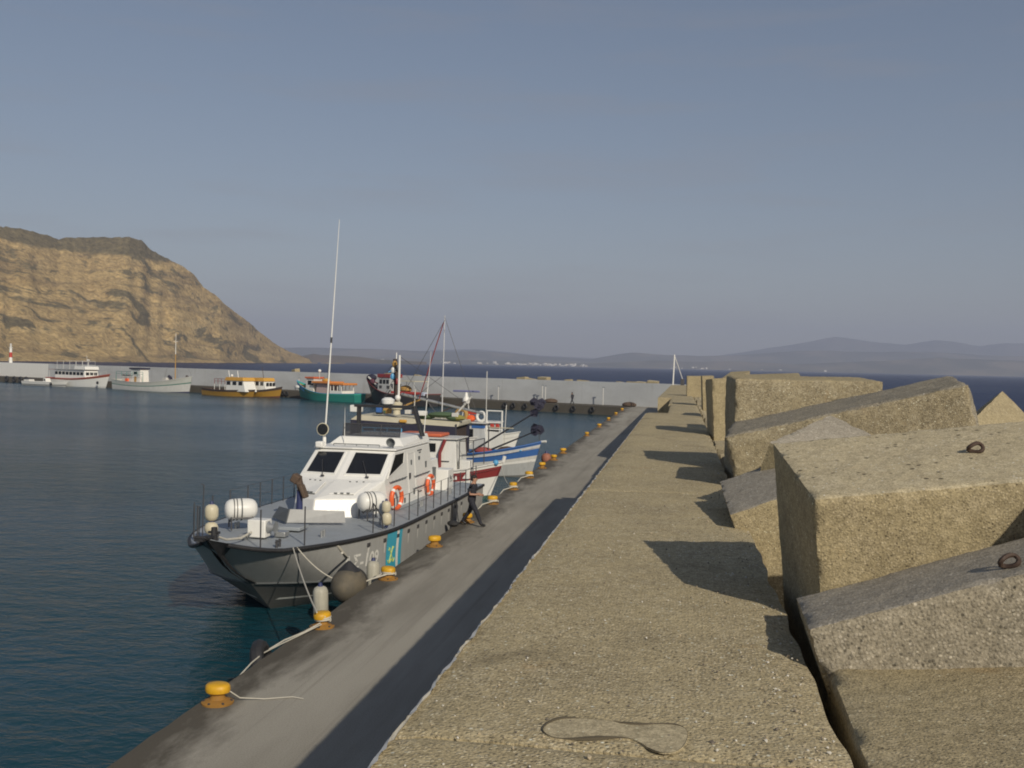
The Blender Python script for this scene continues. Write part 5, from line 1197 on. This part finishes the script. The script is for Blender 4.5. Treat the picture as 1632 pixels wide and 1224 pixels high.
# big dark boat with cream canopy behind the patrol boat's wheelhouse
r = empty('canopy_boat', (-15.4, 56.5, .3), .0, label='big dark fishing boat with a long cream canopy, dark curtains and tall masts', cat='fishing boat')
P_, sh = make_hull(r, 5.4, 4.2, 1.0, .3, .2, .8, [(.30, 'boot_top', CRIMSON), (1.0, 'topsides', BLACK)], .8, 2.2, .9, .2, WOOD, WOOD, ox=.2)
mb = MB(); mb.hexa([(-2.45, -2.0, 3.18), (3.6, -2.0, 2.95), (3.6, 2.0, 2.95), (-2.45, 2.0, 3.18), (-2.2, -1.5, 3.42), (3.6, -1.5, 3.20), (3.6, 1.5, 3.20), (-2.2, 1.5, 3.42)]); mb.build('canopy', CANVAS, r, smooth=0, bevel=.06)
mb = MB(); mb.plate([(-2.4, -1.96, 2.35), (3.55, -1.96, 2.0), (3.55, -1.96, 2.96), (-2.4, -1.96, 3.18)], .03); mb.build('curtain', NAVYC, r, smooth=0)
mb = MB(); mb.box((.6, 1.2, 2.2), (6.0, .05, 1.7)); mb.build('curtain', NAVYC, r, smooth=0)
for x in (-2.3, -.3, 1.6, 3.5): post(r, (x, -1.95, 1.3), (x, -1.95, 3.1), .05, DKSTEEL, 'canopy_post')
railing(r, [(x, -2.06, 2.32) for x in (-1.7, -1.0, -.3, .5)], .45, LBLUE, 'blue_rail', .045)
cabin(r, 2.0, 3.5, 2.6, 1.2, 2.9, WOOD, .1, name='dark_cabin'); win(r, (2.7, -1.27, 2.1), (.7, .5), (0, -1))
mb = MB()
for (c, rad, s) in (((2.6, -1.1, 3.55), .5, (1.8, 1, .34)), ((3.3, -1.2, 3.4), .42, (1.3, 1, .4)), ((1.6, -1.0, 3.42), .36, (1.5, 1, .4))): mb.ball(c, rad, 12, s)
mb.build('green_net_heap', GREENN, r); MB().ball((3.5, -1.4, 3.42), .30, 10, (1.3, .7, .55)).build('yellow_heap', paint('olive_tarp', (.26, .24, .06), .9, .5), r)
for nm, m_, (c, d) in (('white_crate', WHITE, ((-2.2, -1.6, 3.78), (.62, .5, .38))), ('white_box', WHITE, ((1.5, -1.5, 3.62), (.5, .4, .26))), ('blue_drum', BLUE, ((-1.0, -1.3, 3.75), (.3, .3, .35))), ('yellow_box', YELR, ((.55, -1.95, 3.18), (.4, .2, .16)))): MB().box(c, d).build(nm, m_, r, bevel=.04)
MB().lathe([(.22, 0), (.2, .25), (.3, .3), (.32, .62), (.2, .7)], 14, Matrix.Translation((.0, -1.3, 3.5))).build('winch_head', CREAM, r); MB().ball((.05, -1.3, 4.42), .17, 10).build('white_lamp', WHITE, r)
def vpost(px0, px1, Y, rad, mat, name, r1=None):
    a = aty(*px0, Y); b = aty(*px1, Y); o = r.location; return post(r, a - o, b - o, rad, mat, name, r1=r1)
vpost((633, 650), (630, 572), 56.2, .16, WOOD, 'wooden_mast', .12); vpost((635, 650), (637, 566), 55.4, .07, WHITE, 'mast', .06); vpost((631, 600), (632, 562), 56.4, .035, WHITE, 'aerial')
vpost((704, 672), (709, 503), 57.0, .035, paint('silver_mast', (.6, .6, .6), .4, .2), 'tall_mast', .025); vpost((668, 636), (707, 514), 57.0, .03, CRIMSON, 'crimson_stay')
vpost((640, 628), (770, 659), 57.5, .09, STEEL, 'boom', .07); vpost((641, 648), (672, 636), 57.5, .05, OCHRE, 'derrick')
for k, (u, w) in enumerate(((629, 580), (627, 590), (634, 586), (626, 600), (633, 608))): 
    p = aty(u, w, 56.1) - r.location; MB().ball(p, .16, 8, (1, 1, 1.2)).build('block_tackle', [OCHRE, WHITE, DKSTEEL, LBLUE, CRIMSON][k], r)
vpost((619, 593), (626, 590), 56.0, .03, LBLUE, 'light_arm')
for a_, b_ in (((632, 574), (572, 650)), ((632, 578), (700, 664)), ((637, 568), (760, 655)), ((709, 506), (760, 660)), ((709, 510), (636, 640)), ((630, 600), (600, 652)), ((704, 600), (640, 650))): vpost(a_, b_, 56.6, .012, DKSTEEL, 'rigging_wire')
vpost((660, 655), (662, 620), 57.2, .03, OLDWHITE, 'aerial'); vpost((725, 662), (752, 632), 57.4, .05, OLDWHITE, 'davit'); vpost((690, 662), (742, 640), 57.5, .035, WOOD, 'spar'); vpost((600, 650), (622, 622), 56.0, .03, DKSTEEL, 'spar')
rc = random.Random(21)
for k in range(9): MB().box((rc.uniform(-1.8, 3.4), rc.uniform(-1.5, -.6), 3.55 + rc.uniform(-.08, .12)), (rc.uniform(.2, .5), .3, rc.uniform(.12, .35))).build('deck_clutter', rc.choice([WOOD, DKSTEEL, OLDWHITE, GREENN, OCHRE]), r, bevel=.02)

# ================================================================== MOLE FURNITURE
def lamp_post(p, h, label, lean=0.0):
    r = empty('lamp_post', p, QRZ, label=label, cat='lamp post', group='short lamp posts on the far mole')
    post(r, (0, 0, 0), (lean, 0, h), .06, OLDWHITE, 'pole'); MB().box((lean + .1, 0, h + .03), (.45, .16, .12)).build('lamp_head', GREYD, r, bevel=.03)
for px_, lab, h in ((794, 'short lamp post on the mole left of the pair', 2.1), (864, 'twin lamp post on the mole left of the standing man', 2.5), (869, 'lamp post right beside the twin on the mole', 2.4), (961, 'short lamp post on the mole nearest the corner', 2.5), (476, 'short lamp post on the mole left of the green boat', 2.2)):
    d = ray(px_, 640); num = (onmole(0, 3.8) - EYE).dot(QN); p = EYE + d * (num / d.dot(QN)); p.z = QZ; lamp_post(p, h, lab)
rp = empty('white_pole', (-1.0, 135.4, 4.4), 0, label='white pole with a stay at the corner where the sea wall meets the mole', cat='pole')
post(rp, (0, 0, 0), (.1, 0, 4.0), .09, WHITE, 'pole'); post(rp, (.1, 0, 3.9), (1.3, 0, .6), .05, OLDWHITE, 'stay'); MB().box((1.2, 0, .3), (.5, .4, 1.2)).build('cabinet', DKSTEEL, rp, bevel=.03)
_d = ray(17, 577); _p = EYE + _d * ((onmole(0, 5.8) - EYE).dot(QN) / _d.dot(QN))
lt = empty('harbour_light', (_p.x, _p.y, 4.42), 0, label='small red and white harbour light tower on the mole wall', cat='harbour light')
MB().lathe([(.42, 0), (.36, 1.3)], 14).build('lower_tower', WHITE, lt); MB().lathe([(.36, 1.3), (.33, 2.5)], 14).build('red_band', RED, lt); MB().lathe([(.33, 2.5), (.3, 3.6), (.45, 3.65), (.45, 3.75)], 14).build('upper_tower', WHITE, lt); MB().lathe([(.22, 3.75), (.22, 4.3), (.3, 4.35), (.05, 4.7)], 12).build('lantern', OLDWHITE, lt)
for px_, lab in ((878, 'low heap of nets on the mole beside the lamp posts'), (1003, 'low heap of nets on the mole near the corner')):
    d = ray(px_, 640); num = (onmole(0, 3) - EYE).dot(QN); p = EYE + d * (num / d.dot(QN)); p.z = QZ
    tag(MB().ball((0, 0, .25), .8, 10, (1.3, .8, .5)).build('net_heap', BROWN, loc=p), lab, 'net heap')

# ================================================================== PEOPLE
def human():
    """walking figure facing +x, feet at z 0; one continuous skin"""
    J = {}; E = []; Rr = []
    V_ = []
    def j(n, p, r, par=None):
        J[n] = len(V_); V_.append(Vector(p)); Rr.append(r)
        if par: E.append((J[par], J[n]))
    j('pelvis', (0, 0, .93), (.165, .13)); j('waist', (.01, 0, 1.08), (.165, .125), 'pelvis'); j('chest', (.03, 0, 1.27), (.185, .13), 'waist'); j('shold', (.035, 0, 1.40), (.13, .10), 'chest')
    j('neck', (.05, 0, 1.48), (.062, .062), 'shold'); j('skull0', (.07, 0, 1.56), (.075, .085), 'neck'); j('skull1', (.08, 0, 1.65), (.085, .098), 'skull0'); j('skull2', (.07, 0, 1.72), (.06, .07), 'skull1')
    for s, c in ((1, 'l'), (-1, 'r')):
        j('sh' + c, (.03, .19 * s, 1.40), (.078, .078), 'shold'); el = (-.02, .27 * s, 1.13) if s < 0 else (-.06, .26 * s, 1.13)
        j('el' + c, el, (.055, .055), 'sh' + c); wr = (.20, .20 * s, 1.12) if s < 0 else (.17, .20 * s, 1.05)
        j('wr' + c, wr, (.036, .036), 'el' + c); j('pa' + c, (wr[0] + .07, wr[1] - .03 * s, wr[2] + .02), (.042, .03), 'wr' + c)
        for q in range(4):
            b0 = Vector((wr[0] + .12, wr[1] - .02 * s, wr[2] + .045 - .022 * q)); lq = (.04, .046, .042, .032)[q]
            j('f%d%s' % (q, c), b0, (.012, .012), 'pa' + c); j('g%d%s' % (q, c), b0 + Vector((lq, -.02 * s, -.008)), (.010, .010), 'f%d%s' % (q, c)); j('h%d%s' % (q, c), b0 + Vector((lq + .012, -.05 * s, -.012)), (.009, .009), 'g%d%s' % (q, c))
        j('t0' + c, (wr[0] + .07, wr[1] - .06 * s, wr[2] + .05), (.013, .013), 'pa' + c); j('t1' + c, (wr[0] + .11, wr[1] - .085 * s, wr[2] + .055), (.011, .011), 't0' + c)
        if s > 0: hip, kn, an, to = (-.0, .10, .88), (-.10, .10, .50), (-.36, .10, .13), (-.20, .11, .035)
        else: hip, kn, an, to = (.0, -.10, .88), (.21, -.10, .50), (.36, -.10, .09), (.53, -.11, .06)
        j('hip' + c, hip, (.115, .115), 'pelvis'); j('kn' + c, kn, (.078, .078), 'hip' + c); j('an' + c, an, (.055, .055), 'kn' + c); j('to' + c, to, (.045, .04), 'an' + c)
    me = bpy.data.meshes.new('body'); me.from_pydata(V_, E, []); o = bpy.data.objects.new('body', me); COL.objects.link(o)
    sk = o.modifiers.new('skin', 'SKIN'); ss = o.modifiers.new('sub', 'SUBSURF'); ss.levels = ss.render_levels = 1
    for i, r_ in enumerate(Rr): me.skin_vertices[0].data[i].radius = r_
    me.skin_vertices[0].data[0].use_root = True
    dg = bpy.context.evaluated_depsgraph_get(); m2 = bpy.data.meshes.new_from_object(o.evaluated_get(dg)); bpy.data.objects.remove(o)
    SKIN = paint('skin', (.42, .23, .15), .5, .1, streak=False); SH = paint('navy_shirt', (.022, .023, .032), .9, .2, streak=False); TR = paint('navy_trousers', (.018, .019, .028), .9, .2, streak=False); BT = paint('black_boots', (.012, .011, .011), .5, .2, streak=False)
    m2.materials.clear()
    for m_ in (SKIN, SH, TR, BT): m2.materials.append(m_)
    for f in m2.polygons:
        c = f.center; f.use_smooth = True
        if c.z > 1.475: f.material_index = 0
        elif c.z > .93:
            f.material_index = 1
            if c.x > .03 and abs(c.y) > .12 and c.z < 1.2 and (c.x > .10 or abs(c.y) > .2): f.material_index = 0
        elif c.z > .12: f.material_index = 2
        else: f.material_index = 3
    return m2
pm = human()
man = empty('person', (-6.88, 34.3, QZ), -.15, label='man in dark navy clothes walking across the quay beside the patrol boat', cat='person')
man.scale = (1.06, 1.12, .98)
o = bpy.data.objects.new('body', pm); COL.objects.link(o); o.parent = man
HAIR = paint('dark_hair', (.02, .016, .014), .7, .1, streak=False)
mb = MB(); mb.ball((.055, 0, 1.695), .105, 14, (1.0, .88, .80)); mb.ball((.02, 0, 1.64), .09, 12, (.75, .95, 1.1)); mb.build('hair', HAIR, man)
mb = MB(); mb.ball((.178, 0, 1.625), .018, 8, (1.1, .8, 1.5)); mb.ball((.075, .092, 1.635), .026, 8, (.7, .35, 1.2)); mb.ball((.075, -.092, 1.635), .026, 8, (.7, .35, 1.2)); mb.build('nose_and_ears', bpy.data.materials['skin'], man)
mb = MB(); mb.ball((.158, .035, 1.652), .011, 8); mb.ball((.158, -.035, 1.652), .011, 8); mb.box((.163, 0, 1.578), (.012, .045, .008)); mb.build('eyes_and_mouth', HAIR, man)
d = ray(912, 645); num = (onmole(0, 1.2) - EYE).dot(QN); p = EYE + d * (num / d.dot(QN)); p.z = QZ
m2 = dup(man); m2.location = p; m2.rotation_euler = (0, 0, 2.6); tag(m2, 'small distant figure in dark clothes standing on the far mole edge', 'person')
# black bag at the man's heel
bg_ = MB().ball((0, 0, .10), .16, 10, (1.3, .9, .7)).build('black_bag', BLACK, loc=(-7.45, 34.0, QZ)); tag(bg_, 'small black bundle on the quay edge behind the walking man', 'bag')
